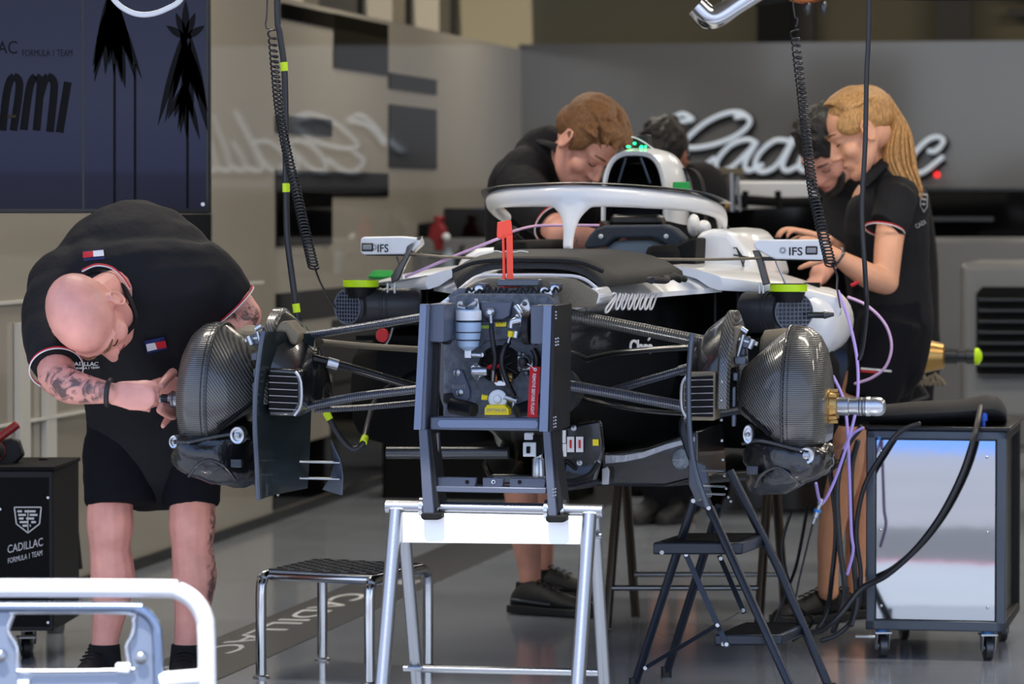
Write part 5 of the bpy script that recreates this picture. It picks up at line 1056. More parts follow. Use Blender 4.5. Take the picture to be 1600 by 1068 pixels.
# ---------------- steel front cabinet on casters, right ----------------
KB = thing('equipment_cabinet', 'dark framed wheeled cabinet with a mirror-like steel front panel', 'cabinet', G(1.2, 1.6, 0))
va = 1.56
def kx(px): return gu(C(px, 800, va))[0]
u0, u1 = kx(1353), kx(1572); z0 = C(1400, 984, va).z; z1 = C(1400, 672, va).z; dep = .62
mb = MB(); mb.prism([G(u0+.02, va+.015, z0+.01), G(u1-.02, va+.015, z0+.01), G(u1-.02, va+.015, z1-.012), G(u0+.02, va+.015, z1-.012)], R_*(dep-.03)); mb.build('body', 'blackp', KB)
for a, b, c, d, nm in ((u0, u0+.028, z0, z1, 'frame_post'), (u1-.03, u1, z0, z1, 'frame_post'), (u0, u1, z1-.026, z1, 'frame_rail'), (u0, u1, z0, z0+.03, 'frame_rail')):
    mb = MB(); mb.prism([G(a, va, c), G(b, va, c), G(b, va, d), G(a, va, d)], R_*.03); mb.build(nm, 'sgrey', KB, bevel=.004)
for a, z in ((u1-.03, z0), (u1-.03, z1-.03)):
    mb = MB(); mb.prism([G(a, va+.03, z), G(a+.03, va+.03, z), G(a+.03, va+.03, z+.03), G(a, va+.03, z+.03)], R_*(dep-.03)); mb.build('frame_rail', 'satin', KB, bevel=.004)
mb = MB(); mb.prism([G(u1-.03, va+dep-.03, z0), G(u1, va+dep-.03, z0), G(u1, va+dep-.03, z1), G(u1-.03, va+dep-.03, z1)], R_*.03); mb.build('frame_post', 'satin', KB, bevel=.004)
mirr = mat('mirror_steel', '#a9acb1', .04, 1, bump=.02, bscale=4)
mb = MB(); mb.prism([G(u0+.03, va+.006, z0+.032), G(u1-.032, va+.006, z0+.032), G(u1-.032, va+.006, z1-.028), G(u0+.03, va+.006, z1-.028)], R_*.008); pn = mb.build('front_panel', mirr, KB, bevel=.001)
for x, y in ((1377, 705), (1542, 714), (1376, 828), (1543, 831), (1377, 946), (1543, 949)):
    q = MB(); q.lathe(C(x, y, va+.005), -R_, [(0, .004), (.004, .004), (.006, .002)], 12); q.build('screw', 'alu', pn)
q = MB(); q.lathe(C(1374, 684, va-.001), -R_, [(0, .005), (.002, .005)], 14); q.build('blue_badge', 'cyan', KB)
mb = MB(); mb.text('CADILLAC', G(u1+.001-.02, va+.2, z0+.2), Z_, -R_, h=.03, w=.2, th=.0005); mb.build('lettering', 'greyt', KB)
mb = MB(); mb.prism([G(u0-.004, va-.004, z1), G(u1+.01, va-.004, z1), G(u1+.01, va+dep, z1), G(u0-.004, va+dep, z1)], Z_*.012); mb.build('top_tray', 'blackp', KB, bevel=.003)
for u, v in ((u0+.045, va+.04), (u1-.055, va+.04), (u0+.06, va+dep-.06), (u1-.05, va+dep-.06)):
    c = G(u, v, 0); caster(c, KB, -PSI+.3, .036, 'dsteel'); q = MB(); q.lathe(V((c.x, c.y, z0-.008)), Z_, [(0, .02), (.008, .02)], 18); q.build('blue_washer', 'cyan', KB)
mb = MB(); mb.box(G(u0+.0, va-.0, z0-.02), (.06, .02, .008)); mb.build('brake_pedal', 'alu', KB, bevel=.002)
r_ = thing('cable_connector', 'small blue cable connector standing on top of the steel fronted cabinet', 'connector', G(u1-.1, va+.1, z1+.012))
c = G(kx(1533), va+.08, z1+.012); mb = MB(); mb.lathe(c, Z_, [(0, .006), (.014, .006), (.015, .012), (.035, .012), (.036, .009), (.045, .008)], 16); mb.build('connector_body', 'blue', r_)
# black cover lying over cabinet and behind
mb = MB(); rs = []
for x, yt, yb, v in ((1290, 626, 664, 1.75), (1320, 624, 668, 1.72), (1345, 630, 668, 1.7), (1380, 632, 667, 1.66), (1420, 626, 666, 1.66), (1470, 624, 664, 1.66), (1510, 622, 662, 1.66), (1530, 618, 661, 1.66), (1556, 612, 660, 1.68), (1571, 632, 660, 1.7), (1574, 645, 658, 1.72)):
    rs.append([C(x, yb, v-.02), C(x, (yt+yb)/2, v-.05), C(x, yt+3, v), C(x, yt, v+.1), C(x, yt+2, v+.3), C(x, yb-6, v+.45), C(x, yb-2, v+.4)])
mb.rings(rs[::-1]); mb.loc = G(1.3, 1.8, .68); tag(mb.build('padded_cover', mat('black_padded_cover', '#16171b', .7, bump=.4, bscale=12), sub=2), 'crumpled black padded cover lying on top of the steel fronted cabinet', 'cover')
# black cables around the cabinet
cg = [([(1300, 670, 1.7), (1296, 720, 1.68), (1306, 820, 1.66), (1300, 900, 1.66), (1290, 960, 1.6), (1262, 1000, 1.56)], .0075, 'black cable hanging in front of the left shin and curling onto the floor'),
 ([(1345, 668, 1.5), (1322, 700, 1.5), (1308, 760, 1.5), (1312, 850, 1.5), (1320, 930, 1.5), (1302, 985, 1.5)], .0085, 'thick black cable dropping from the padded cover to the floor'),
 ([(1340, 690, 1.5), (1330, 740, 1.5), (1332, 850, 1.48), (1338, 930, 1.48), (1330, 975, 1.45)], .0085, 'black cable hanging close beside the left side of the steel cabinet'),
 ([(1436, 662, 1.53), (1405, 675, 1.5), (1378, 710, 1.48), (1350, 762, 1.48), (1338, 830, 1.48), (1345, 900, 1.48), (1336, 960, 1.48), (1310, 990, 1.46), (1285, 1000, 1.45)], .0075, 'black cable arching over the upper left corner of the steel panel'),
 ([(1532, 636, 1.64), (1524, 675, 1.5), (1503, 740, 1.46), (1470, 805, 1.45), (1430, 858, 1.45), (1385, 898, 1.45), (1345, 920, 1.45), (1312, 960, 1.42), (1280, 985, 1.42), (1245, 985, 1.42)], .0095, 'thick black cable sweeping diagonally across the mirror-like steel panel'),
 ([(1236, 800, 1.9), (1222, 860, 1.9), (1244, 940, 1.9), (1270, 970, 1.85), (1240, 1000, 1.8)], .005, 'thin black cable looping on the floor behind the step ladder'),
 ([(1262, 790, 1.9), (1245, 880, 1.85), (1226, 930, 1.8), (1206, 985, 1.8)], .005, 'thin black cable slanting down behind the step ladder rails')]
for pts, rad, lab in cg: cable('power_cable', pts, rad, 'cable', lab, group='black cables around the steel cabinet')
mb = MB()
# ---------------- rear stand ----------------
r_ = thing('rear_stand', 'dark trestle with chrome cross bars standing under the middle of the car', 'stand', G(.3, 2.5, 0))
for a, b, v0, v1 in (((966, 755), (949, 968), 2.3, 2.2), ((978, 755), (992, 945), 2.35, 2.6), ((1200, 755), (1186, 968), 2.3, 2.2), ((1212, 755), (1226, 945), 2.35, 2.6)):
    A = C(*a, v0); B = ext(A, C(*b, v1), .005); mb = MB(); mb.tube([A, B], .015, n=14, k=1); mb.build('leg', mat('bronze_tube', '#4c443c', .3, .7), r_)
for a, b, v in (((950, 918), (1186, 918), 2.22), ((992, 897), (1226, 897), 2.5)):
    mb = MB(); mb.cyl(C(*a, v), C(*b, v), .009, 12); mb.build('cross_bar', 'bsteel', r_)
# ---------------- back of the garage ----------------
r_ = thing('spare_wing', 'white and black spare wing assembly on the bench below the neon sign', 'wing', C(1220, 320, 7))
mb = MB(); mb.rings([[C(x, y, v) for x, y in ((1085, 283), (1342, 283), (1342, 316), (1290, 322), (1150, 330), (1085, 326))] for v in (7.0, 7.12)]); mb.build('white_panel', 'wplate', r_, bevel=.01)
mb = MB(); mb.ctube([(1095, 318, 6.9), (1150, 312, 6.9), (1230, 316, 6.9), (1342, 312, 6.9)], .022); wa_ = mb.build('dark_bar', 'matt', r_)
for x0, x1 in ((1112, 1100), (1165, 1163), (1215, 1218), (1290, 1300), (1318, 1335)):
    q = MB(); q.ctube([(x0, 298, 6.88), (x1, 326, 6.88)], .014, k=1); q.build('rib', 'matt', wa_)
for pts in ([(1092, 300, 6.87), (1112, 296, 6.87), (1122, 312, 6.87)], [(1280, 312, 6.87), (1294, 297, 6.87), (1304, 312, 6.87)], [(1326, 314, 6.87), (1334, 302, 6.87), (1345, 298, 6.87)]): q = MB(); q.ctube(pts, .01); q.build('hook', 'matt', wa_)
mb = MB(); mb.cprism([(1100, 330), (1345, 318), (1345, 795), (1330, 795), (1100, 795)], 6.9, .5); mb.build('support_cabinet', 'wblack', r_)
r_ = thing('bench_fixture', 'small metal fixture standing on the white spare wing panel', 'fixture', C(1142, 325, 6.7))
mb = MB(); mb.ctube([(1142, 330, 6.7), (1142, 270, 6.7)], .02, k=1); mb.build('post', 'bsteel', r_)
mb = MB(); mb.box(C(1140, 268, 6.7), (.12, .03, .03)); mb.build('head', 'tan', r_, bevel=.005)
mb = MB(); mb.ctube([(1152, 275, 6.68), (1156, 330, 6.68)], .008, k=1); mb.build('side_rod', 'bsteel', r_)
mb = MB(); mb.ell(C(1133, 321, 6.66), .02); mb.build('orange_knob', 'gold', r_)
# grey units at the right with louvres
r_ = thing('cooler_unit', 'grey cabinet with black horizontal louvres at the right edge', 'cooler', G(3.6, 7.6, 0))
vv = 6.5
def ck(x, y): return C(x, y, vv)
mb = MB(); mb.prism([ck(1500, 410), ck(1760, 410), ck(1760, 655), ck(1500, 655)], R_*.8); bd = mb.build('housing', mat('silver_grey_case', '#7c7d7c', .35, .2), r_, bevel=.03, seg=4)
mb = MB(); mb.prism([C(x, y, vv-.005) for x, y in ((1535, 448), (1755, 448), (1755, 590), (1535, 590), (1526, 580), (1526, 458))], -R_*.01); lv = mb.build('louvre_recess', 'matt', bd)
for i in range(8):
    q = MB(); q.prism([C(1528, 462+i*17, vv-.02), C(1750, 462+i*17, vv-.02), C(1750, 466+i*17, vv-.05), C(1528, 466+i*17, vv-.05)], Z_*-.012); q.build('louvre', 'dsteel', lv, bevel=.002)
r_ = thing('storage_cabinet', 'plain grey storage cabinet behind the blonde mechanic', 'cabinet', G(3, 9.5, 0))
vv = 9.4
mb = MB(); mb.prism([C(1440, 372, vv), C(1640, 372, vv), C(1640, 700, vv), C(1440, 700, vv)], R_*.6); mb.build('cabinet_body', mat('grey_cabinet_b', '#6f7072', .35), r_, bevel=.02)
mb = MB(); mb.crect(1452, 640, 1600, 644, vv-.01, .02); mb.build('kick_gap', 'matt', r_)
# benches left behind the car: low grey boxes with items
r_ = thing('work_bench', 'grey bench with drawers behind the car on the left', 'bench', G(-.8, 9, 0))
vv = 9.2
mb = MB(); mb.prism([C(646, 372, vv), C(860, 372, vv), C(860, 640, vv), C(646, 640, vv)], R_*.6); mb.build('bench_body', mat('bench_grey', '#77787a', .4), r_, bevel=.01)
for i in range(3):
    q = MB(); q.crect(655+i*68, 392, 715+i*68, 430, vv-.012, .02); dw = q.build('drawer', mat('drawer_grey%d' % i, '#6d7276', .35), r_, bevel=.004)
    q = MB(); q.crect(670+i*68, 398, 700+i*68, 401, vv-.02, .01); q.build('drawer_handle', 'matt', dw)
mb = MB(); mb.crect(692, 325, 860, 371, 9.3, .45); mb.loc = C(770, 368, 9.3); tag(mb.build('monitor_case', 'wblack', bevel=.01), 'wide black case standing on the grey bench behind the car', 'case')
mb = MB(); mb.prism([C(650, 350, 9.3), C(684, 345, 9.3), C(684, 371, 9.3), C(650, 371, 9.3)], R_*.4); mb.loc = C(640, 371, 9.3); tag(mb.build('equipment_case', 'wblack', bevel=.006), 'narrow black case left of the dark red tool on the bench', 'case')
r_ = thing('hand_tool', 'dark red hand tool standing on the grey bench', 'tool', C(683, 392, 8.9))
mb = MB(); mb.cprism([(672, 352), (679, 349), (676, 337), (690, 337), (687, 349), (693, 356), (694, 372), (688, 376), (688, 392), (678, 392), (677, 376), (668, 372)], 8.85, .1); mb.build('tool_body', mat('dark_red', '#7c0f14', .4), r_, bevel=.01)
mb = MB(); mb.ell(C(697, 370, 8.84), .02); mb.build('white_knob', 'ivory', r_)
for x, y, m_, lab in ((700, 410, 'seatl', 'blurred pale blue bottle on the bench shelf behind the pink hose'), (722, 405, 'dsteel', 'dark bottle on the bench shelf beside the pale blue bottle')):
    mb = MB(); mb.lathe(C(x, y+20, 8.7), Z_, [(0, .035), (.09, .035), (.11, .015), (.13, .015)], 16); mb.loc = C(x, y+20, 8.7); tag(mb.build('bottle', m_), lab, 'bottle')
mb = MB(); mb.lathe(C(598, 446, 2.6), Z_, [(0, .03), (.03, .05), (.05, .03)], 16); mb.loc = C(598, 446, 2.6); tag(mb.build('green_cap', 'green'), 'small green rounded cap behind the left cooling fan', 'cap')
# dark equipment behind the car, seen under and beside it
mb = MB(); mb.prism([C(596, 600, 7.5), C(900, 600, 7.5), C(900, 805, 7.5), C(596, 800, 7.5)], R_*.5); mb.loc = C(700, 800, 7.5); tag(mb.build('flight_case', 'matt', bevel=.02), 'large black case on the floor at the back left behind the car', 'case')
mb = MB(); mb.prism([C(960, 600, 7.8), C(1440, 600, 7.8), C(1440, 770, 7.8), C(960, 770, 7.8)], R_*.5); mb.loc = C(1200, 800, 7); tag(mb.build('flight_case', 'matt', bevel=.02), 'wide black case at the back behind the cockpit and the blonde mechanic', 'case')
# ---------------- people ----------------
from mathutils.bvhtree import BVHTree
X_ = V((1, 0, 0)); Y_ = V((0, 1, 0))
def limb(mb, pts, n=14, k=5, hint=None, round_=True):
    "pts: (x, y, Y, r[, r2])"
    mb.tube([P(*p[:3]) for p in pts], [p[3] for p in pts], r2=[p[4] if len(p) > 4 else p[3] for p in pts], n=n, k=k, hint=hint, round_=round_)
class Head:
    def __init__(s, c, f, u, sc=1):
        s.c = V(c); s.f = V(f).normalized(); s.u = V(u); s.u = (s.u-s.f*s.u.dot(s.f)).normalized(); s.r = s.f.cross(s.u); s.s = sc
    def p(s, x, y, z): return s.c+(s.r*x+s.f*y+s.u*z)*s.s
    def ell(s, mb, c, r, n=18, m=12): mb.ell(s.p(*c), [q*s.s for q in r], (s.r, s.f, s.u), n, m)
    def tube(s, mb, pts, r, **k): mb.tube([s.p(*q) for q in pts], [q*s.s for q in r] if isinstance(r, (list, tuple)) else r*s.s, **k)
    def build(s, mb):
        s.ell(mb, (0, -.012, .03), (.076, .098, .088), 24, 16); s.ell(mb, (0, .035, -.035), (.058, .058, .075)); s.ell(mb, (0, -.03, -.02), (.062, .06, .06))
        for g in (-1, 1):
            s.tube(mb, [(g*.058, -.005, -.045), (g*.05, .03, -.085), (g*.02, .07, -.11), (0, .078, -.112)], [.02, .02, .018, .017], n=10, round_=True)
            s.ell(mb, (g*.038, .055, -.035), (.026, .03, .028)); s.ell(mb, (g*.03, .073, .004), (.017, .014, .011)); s.ell(mb, (g*.011, .1, -.04), (.009, .01, .008))
            s.tube(mb, [(g*.05, .066, .02), (g*.028, .084, .024), (0, .086, .02)], [.009, .011, .01], n=8, round_=True)
            ear = [(g*(.079+.006*(1-math.cos(a))), -.008-.018*math.cos(a), -.008+.031*math.sin(a)) for a in [2*math.pi*i/14 for i in range(14)]]
            s.tube(mb, ear+[ear[0]], .0048, n=7, k=2); s.ell(mb, (g*.077, -.004, -.012), (.006, .014, .022), 10, 8)
        s.tube(mb, [(0, .086, .012), (0, .1, -.012), (0, .112, -.034)], [.008, .0095, .012], n=10, round_=True)
        s.ell(mb, (0, .09, -.068), (.024, .012, .0065)); s.ell(mb, (0, .086, -.08), (.021, .012, .0075)); s.ell(mb, (0, .08, -.106), (.02, .017, .016)); s.ell(mb, (0, .072, -.074), (.034, .022, .024))
    def details(s, par, brow='haird', sc=True):
        for g in (-1, 1):
            q = MB(); s.tube(q, [(g*.046, .078, .03), (g*.03, .093, .034), (g*.014, .096, .03)], [.002, .0035, .003], n=6, round_=True); q.build('eyebrow', brow, par)
            q = MB(); s.tube(q, [(g*.044, .081, -.002), (g*.031, .0885, -.006), (g*.018, .086, -.003)], .0016, n=5, round_=True); q.build('eyelashes', 'haird', par)
        q = MB(); s.tube(q, [(-.022, .094, -.0735), (0, .101, -.0745), (.022, .094, -.0735)], .0018, n=5, round_=True); q.build('mouth_line', mat('lip', '#8d4a44', .5), par)
def hand(mb, wr, d, pn, side=1, curl=(.5, .6, .6, .6), cl0=.3, s=1.0, thumb=(.6, .5), spread=.1):
    "palm from the wrist along d; fingers curl towards pn; thumb leaves the side"
    wr = V(wr); d = V(d).normalized(); pn = V(pn); pn = (pn-d*pn.dot(d)).normalized(); w_ = d.cross(pn)*side
    mb.tube([wr-d*.02, wr+d*.02*s, wr+d*.055*s, wr+d*.088*s], [.017*s, .014*s, .014*s, .011*s], r2=[.025*s, .034*s, .042*s, .038*s], hint=pn, n=14, k=4, round_=True)
    for i, (o_, ln, b) in enumerate(((.031, .072, .083), (.0105, .08, .09), (-.0105, .075, .088), (-.031, .06, .078))):
        a = wr+d*b*s+w_*o_*s; t = d; ang = cl0; pts = [a-d*.02*s]; r = [.0098*s]; c = curl[i]; seg = (ln*.45*s, ln*.32*s, ln*.26*s)
        pts.append(a); r.append(.0096*s)
        for j, sl in enumerate(seg):
            tt = d*math.cos(ang)+pn*math.sin(ang)+w_*spread*(o_*10)*.3; a = a+tt.normalized()*sl; pts.append(a); r.append((.0088, .0082, .007)[j]*s); ang += c
        mb.tube(pts, r, n=9, k=3, round_=True)
    a = wr+d*.022*s+w_*.026*s; dd = (d*math.cos(thumb[0])+w_*math.sin(thumb[0])+pn*.35).normalized(); b = a+dd*.042*s; d2 = (dd+pn*thumb[1]+d*.35).normalized(); c = b+d2*.032*s; e = c+(d2+pn*.2).normalized()*.026*s
    mb.tube([a-d*.005, a, b, c, e], [.013*s, .015*s, .0115*s, .0105*s, .008*s], n=10, k=3, round_=True)
def evalbvh(o):
    dg = bpy.context.evaluated_depsgraph_get(); dg.update(); e = o.evaluated_get(dg); me = e.to_mesh(); mw = V(o['_loc'])
    vs = [v.co+mw for v in me.vertices]; fs = [tuple(p.vertices) for p in me.polygons]; b = BVHTree.FromPolygons(vs, fs); e.to_mesh_clear(); return b
def onsurf(b, px, py, off=.002):
    c = V((0, 0, CH)); d = (P(px, py, 10)-c).normalized(); h, n, i, t = b.ray_cast(c, d)
    if h is None: return None
    if n.dot(d) > 0: n = -n
    return h+n*off
def decal(par, bvh, name, m, polys=(), text=None, off=.003):
    "thin print lying on a surface; text = (string, x0, y0, x1, y1, height)"
    mb = MB(); src = MB()
    for poly in polys:
        q = [V((x, -y, 0)) for x, y in poly]; src.prism(q, V((0, 0, .5)))
    if text: t, x0, y0, x1, y1, h = text; a = V((x0, -y0, 0)); b = V((x1, -y1, 0)); xd = (b-a).normalized(); src.text(t, a, xd, Z_.cross(xd), h=h, w=(b-a).length, th=.5, bold=.02)
    ok = True
    for v in src.v:
        p = onsurf(bvh, v.x, -v.y, off+(.001 if v.z > .2 else 0))
        if p is None: ok = False; p = src.v[0]*0
        mb.v.append(p)
    if not ok: return None
    mb.f = src.f; mb.m = src.m; return mb.build(name, m, par, smooth=False)
def stripe(par, pts, r=.004, cols=('whitet', 'redt'), off=V((0, 0, .006)), name='cuff_stripe'):
    for i, c in enumerate(cols):
        q = MB(); q.tube([V(p)+off*i for p in pts], r, n=6, k=5); q.build(name, c, par)
def ringpts(c, ax, r, r2=None, hint=None, n=18, a0=0, a1=360):
    ax = V(ax).normalized(); h = V(hint) if hint is not None else ax.orthogonal(); h = (h-ax*h.dot(ax)).normalized(); w_ = ax.cross(h); r2 = r2 or r
    return [V(c)+h*r*math.cos(math.radians(a0+(a1-a0)*i/n))+w_*r2*math.sin(math.radians(a0+(a1-a0)*i/n)) for i in range(n+1)]
def shoe(par, heel, toe, s=1.0, name='shoe', sock_h=.12):
    "heel and toe on the floor"
    h = V(heel); t = V(toe); d = (t-h); L = d.length; d.normalize(); w_ = Z_.cross(d); rs = []
    for f, hw, z in ((-.0, .022, .05), (.04, .034, .07), (.15, .04, .095), (.3, .042, .1), (.45, .042, .085), (.62, .046, .062), (.8, .048, .05), (.93, .036, .04), (1.0, .014, .026)):
        c = h+d*L*f; o = []
        for j in range(14):
            a = 2*math.pi*j/14; zz = .014+z*.5*(1+math.sin(a)); o.append(c+w_*hw*math.cos(a)*(1-.25*max(0, math.sin(a)))+Z_*zz)
        rs.append(o)
    mb = MB(); mb.rings(rs); u = mb.build(name, 'shoe', par, sub=1)
    rs = []
    for f, hw in ((-.03, .02), (0, .034), (.15, .042), (.45, .044), (.7, .05), (.9, .043), (1.0, .024), (1.02, .01)):
        c = h+d*L*f; o = [c+w_*hw*g+Z_*z for g, z in ((-1, .004), (1, .004), (1.04, .022), (1.0, .03+.004*math.sin(f*14)), (-1.0, .03+.004*math.sin(f*14)), (-1.04, .022))]
        rs.append(o)
    q = MB(); q.rings(rs); q.build('sole', 'rubber', u, bevel=.003)
    for f in (.34, .42, .5, .58):
        q = MB(); c = h+d*L*f+Z_*(.118-.1*(f-.3)); q.tube([c-w_*.024-Z_*.006, c, c+w_*.024-Z_*.006], .003, n=6, k=3); q.build('lace', 'sock', u)
    q = MB(); q.tube([h+d*L*.06+w_*.04*g+Z_*.05 for g in (-1,)]+[h+d*L*.3-w_*.044+Z_*.045, h+d*L*.55-w_*.048+Z_*.04], .004, n=6, k=4); q.build('side_trim', 'shoeg', u)
    return u
# ---- skin with tattoos ----
def tattoo_skin(name, base, masks):
    m = mat(name, base, .45, bump=.08, bscale=180, var=.17, vscale=11); n = m.node_tree.nodes; l = m.node_tree.links; b = n['Principled BSDF']
    src = b.inputs['Base Color'].links[0].from_socket; t = n.new('ShaderNodeTexCoord'); tot = None
    for c, r in masks:
        s = n.new('ShaderNodeVectorMath'); s.operation = 'SUBTRACT'; l.new(t.outputs['Object'], s.inputs[0]); s.inputs[1].default_value = c
        d = n.new('ShaderNodeVectorMath'); d.operation = 'DIVIDE'; l.new(s.outputs[0], d.inputs[0]); d.inputs[1].default_value = r
        e = n.new('ShaderNodeVectorMath'); e.operation = 'LENGTH'; l.new(d.outputs[0], e.inputs[0])
        g = n.new('ShaderNodeMapRange'); g.inputs[1].default_value = 1.0; g.inputs[2].default_value = .85; l.new(e.outputs['Value'], g.inputs[0])
        if tot is None: tot = g.outputs[0]
        else: a = n.new('ShaderNodeMath'); a.operation = 'MAXIMUM'; l.new(tot, a.inputs[0]); l.new(g.outputs[0], a.inputs[1]); tot = a.outputs[0]
    z = n.new('ShaderNodeTexNoise'); z.inputs['Scale'].default_value = 22; z.inputs['Detail'].default_value = 5; z.inputs['Distortion'].default_value = 1.6; l.new(t.outputs['Object'], z.inputs['Vector'])
    r = n.new('ShaderNodeMapRange'); r.inputs[1].default_value = .54; r.inputs[2].default_value = .40; r.inputs[3].default_value = .12; r.inputs[4].default_value = .85; l.new(z.outputs['Fac'], r.inputs[0])
    a = n.new('ShaderNodeMath'); a.operation = 'MULTIPLY'; l.new(tot, a.inputs[0]); l.new(r.outputs[0], a.inputs[1])
    mx = n.new('ShaderNodeMix'); mx.data_type = 'RGBA'; l.new(a.outputs[0], mx.inputs['Factor']); l.new(src, mx.inputs[6]); mx.inputs[7].default_value = hexc('#23282c'); l.new(mx.outputs[2], b.inputs['Base Color']); return m
# ======== bald mechanic ========
root = V((P(230, 1075, 11.2).x, 11.2, 0))
A = thing('person', 'bald person in black polo shirt and shorts bending over the left brake drum', 'person', root)
ctr = lambda x, y, Y: P(x, y, Y)-root
tm = tattoo_skin('skin_tattooed', '#dd9a8a', [(ctr(118, 600, 10.56), (.13, .2, .055)), (ctr(350, 900, 11.16), (.05, .14, .32)), (ctr(378, 500, 10.9), (.06, .12, .06))])
mb = MB()
hd = Head(P(137, 494, 10.6), (.42, -.06, -.9), (-.3, -.94, -.1), 1.12); hd.build(mb)
limb(mb, [(150, 472, 10.68, .06), (174, 456, 10.78, .058), (192, 452, 10.86, .06)])
limb(mb, [(235, 640, 11.2, .15, .12), (232, 560, 11.12, .16, .12), (222, 490, 11.0, .17, .1), (212, 455, 10.96, .12, .07)], hint=X_)
limb(mb, [(88, 470, 10.85, .06), (84, 540, 10.72, .056), (90, 590, 10.62, .05)]); limb(mb, [(86, 588, 10.62, .047), (110, 603, 10.57, .047), (140, 609, 10.53, .038), (170, 613, 10.5, .029)])
hand(mb, P(176, 616, 10.5), (.99, -.05, -.08), (.1, 1, -.15), 1, (.55, 1.15, 1.3, 1.3), .5, .92, (.25, .1))
limb(mb, [(335, 445, 10.95, .06), (365, 475, 10.98, .055), (383, 492, 10.98, .046)]); limb(mb, [(383, 492, 10.98, .045), (345, 540, 10.9, .042), (300, 595, 10.85, .032), (285, 610, 10.82, .028)])
hand(mb, P(296, 606, 10.8), (-.92, -.36, -.1), (.1, -.75, -.2), -1, (.55, .6, .6, .6), .35, 1.0, (.8, .3))
# fingers that hold the axle tip
for pts in ([(262, 590, 10.72, .012), (254, 600, 10.62, .0115), (247, 607, 10.6, .0095)], [(270, 582, 10.72, .014), (260, 592, 10.64, .013), (251, 603, 10.6, .0115)], [(270, 650, 10.72, .012), (257, 645, 10.64, .011), (248, 640, 10.62, .0095)], [(272, 642, 10.74, .012), (262, 636, 10.66, .011), (252, 632, 10.62, .009)]): limb(mb, pts, n=9, k=3)
for kx_, ax_, cx in ((172, 163, 182), (300, 292, 303)):
    limb(mb, [(cx+(0 if cx > 200 else 6), 700, 11.24, .066), (kx_+1, 780, 11.18, .064), (kx_, 822, 11.15, .066), (kx_, 855, 11.16, .058), (kx_+4, 900, 11.18, .063), (kx_, 950, 11.2, .05), (ax_+1, 1000, 11.2, .038), (ax_, 1040, 11.2, .036)])
    p = P(kx_, 826, 11.122); mb.ell(p, (.05, .035, .055))
body = mb.build('body', tm, A); remesh(body, .0045, 5)
hd.details(body, 'hairb')
sb = MB(); shirtpts = [(236, 700, 11.25, .185, .14), (236, 640, 11.22, .185, .145), (232, 570, 11.12, .2, .15), (222, 500, 11.0, .235, .165), (212, 446, 10.93, .262, .165), (208, 420, 10.95, .22, .12)]
limb(sb, shirtpts, n=24, hint=X_)
limb(sb, [(120, 440, 10.92, .1), (88, 478, 10.84, .088), (82, 520, 10.76, .08), (88, 572, 10.64, .068)], round_=False); sb.ell(P(110, 452, 10.92), (.12, .12, .12))
limb(sb, [(300, 425, 10.95, .1), (335, 448, 10.95, .09), (366, 476, 10.96, .068)], round_=False); sb.ell(P(300, 432, 10.96), (.12, .12, .1))
sb.ell(P(205, 415, 10.97), (.2, .18, .088)); sb.ell(P(165, 420, 10.95), (.15, .15, .09)); sb.ell(P(255, 420, 10.98), (.14, .15, .085))
limb(sb, [(200, 520, 10.92, .12), (225, 560, 11.0, .135), (234, 590, 11.08, .12)])
sh = sb.build('polo_shirt', 'shirt', A); remesh(sh, .008, 9)
tx = D.textures.new('folds', 'CLOUDS'); tx.noise_scale = .16
dm = sh.modifiers.new('folds', 'DISPLACE'); dm.texture = tx; dm.strength = .022; dm.texture_coords = 'LOCAL'
b_ = evalbvh(sh)
# collar
cq = MB(); cpts = [hd.p(-.05, -.1, -.13), P(150, 428, 10.72), P(168, 420, 10.74), P(190, 432, 10.72), P(205, 455, 10.66), P(213, 490, 10.63), P(203, 520, 10.63)]
cq = MB(); cq.tube([P(128, 432, 10.8), P(150, 424, 10.8), P(172, 428, 10.78), P(192, 446, 10.74), P(205, 472, 10.7), P(212, 500, 10.68), P(200, 518, 10.66)], [.012, .016, .018, .02, .022, .02, .008], r2=[.006]*7, n=10, hint=-Y_, round_=True); co_ = cq.build('collar', 'shirt', sh)
for i, (c, dy) in enumerate((('whitet', 0), ('redt', .004))):
    q = MB(); q.tube([P(128, 424, 10.785)+Z_*dy, P(150, 415, 10.78)+Z_*dy, P(174, 419, 10.76)+Z_*dy, P(192, 434, 10.73)+Z_*dy, P(203, 451, 10.7)+Z_*dy], .0022, n=6, k=5); q.build('collar_stripe', c, co_)
stripe(sh, ringpts(P(88, 576, 10.635), P(88, 590, 10.6)-P(82, 540, 10.7), .071, n=20), .0018, off=V((0, 0, .004)))
stripe(sh, ringpts(P(367, 477, 10.96), P(374, 484, 10.965)-P(350, 460, 10.955), .071, n=20), .0018, off=V((-.003, 0, .003)))
def flag(bv, par, c, a, w_, h):
    ca, sa = math.cos(a), math.sin(a)
    def q(x0, y0, x1, y1): return [(c[0]+x*ca-y*sa, c[1]+x*sa+y*ca) for x, y in ((x0, y0), (x1, y0), (x1, y1), (x0, y1))]
    decal(par, bv, 'logo_patch', 'navyt', [q(-w_/2, -h/2, w_/2, h/2)], off=.003)
    decal(par, bv, 'logo_white', 'whitet', [q(-w_/2, -h*.28, 0, h*.28)], off=.008)
    decal(par, bv, 'logo_red', 'redt', [q(0, -h*.28, w_/2, h*.28)], off=.008)
flag(b_, sh, (147, 399.5), math.pi-.1, 32, 15); flag(b_, sh, (242.5, 538), -.24, 32, 20)
decal(sh, b_, 'shirt_lettering', 'whitet', text=('CADILLAC', 109, 570, 155, 570, 6)); decal(sh, b_, 'shirt_lettering', 'whitet', text=('FORMULA 1 TEAM', 112, 575.5, 157, 574, 3))
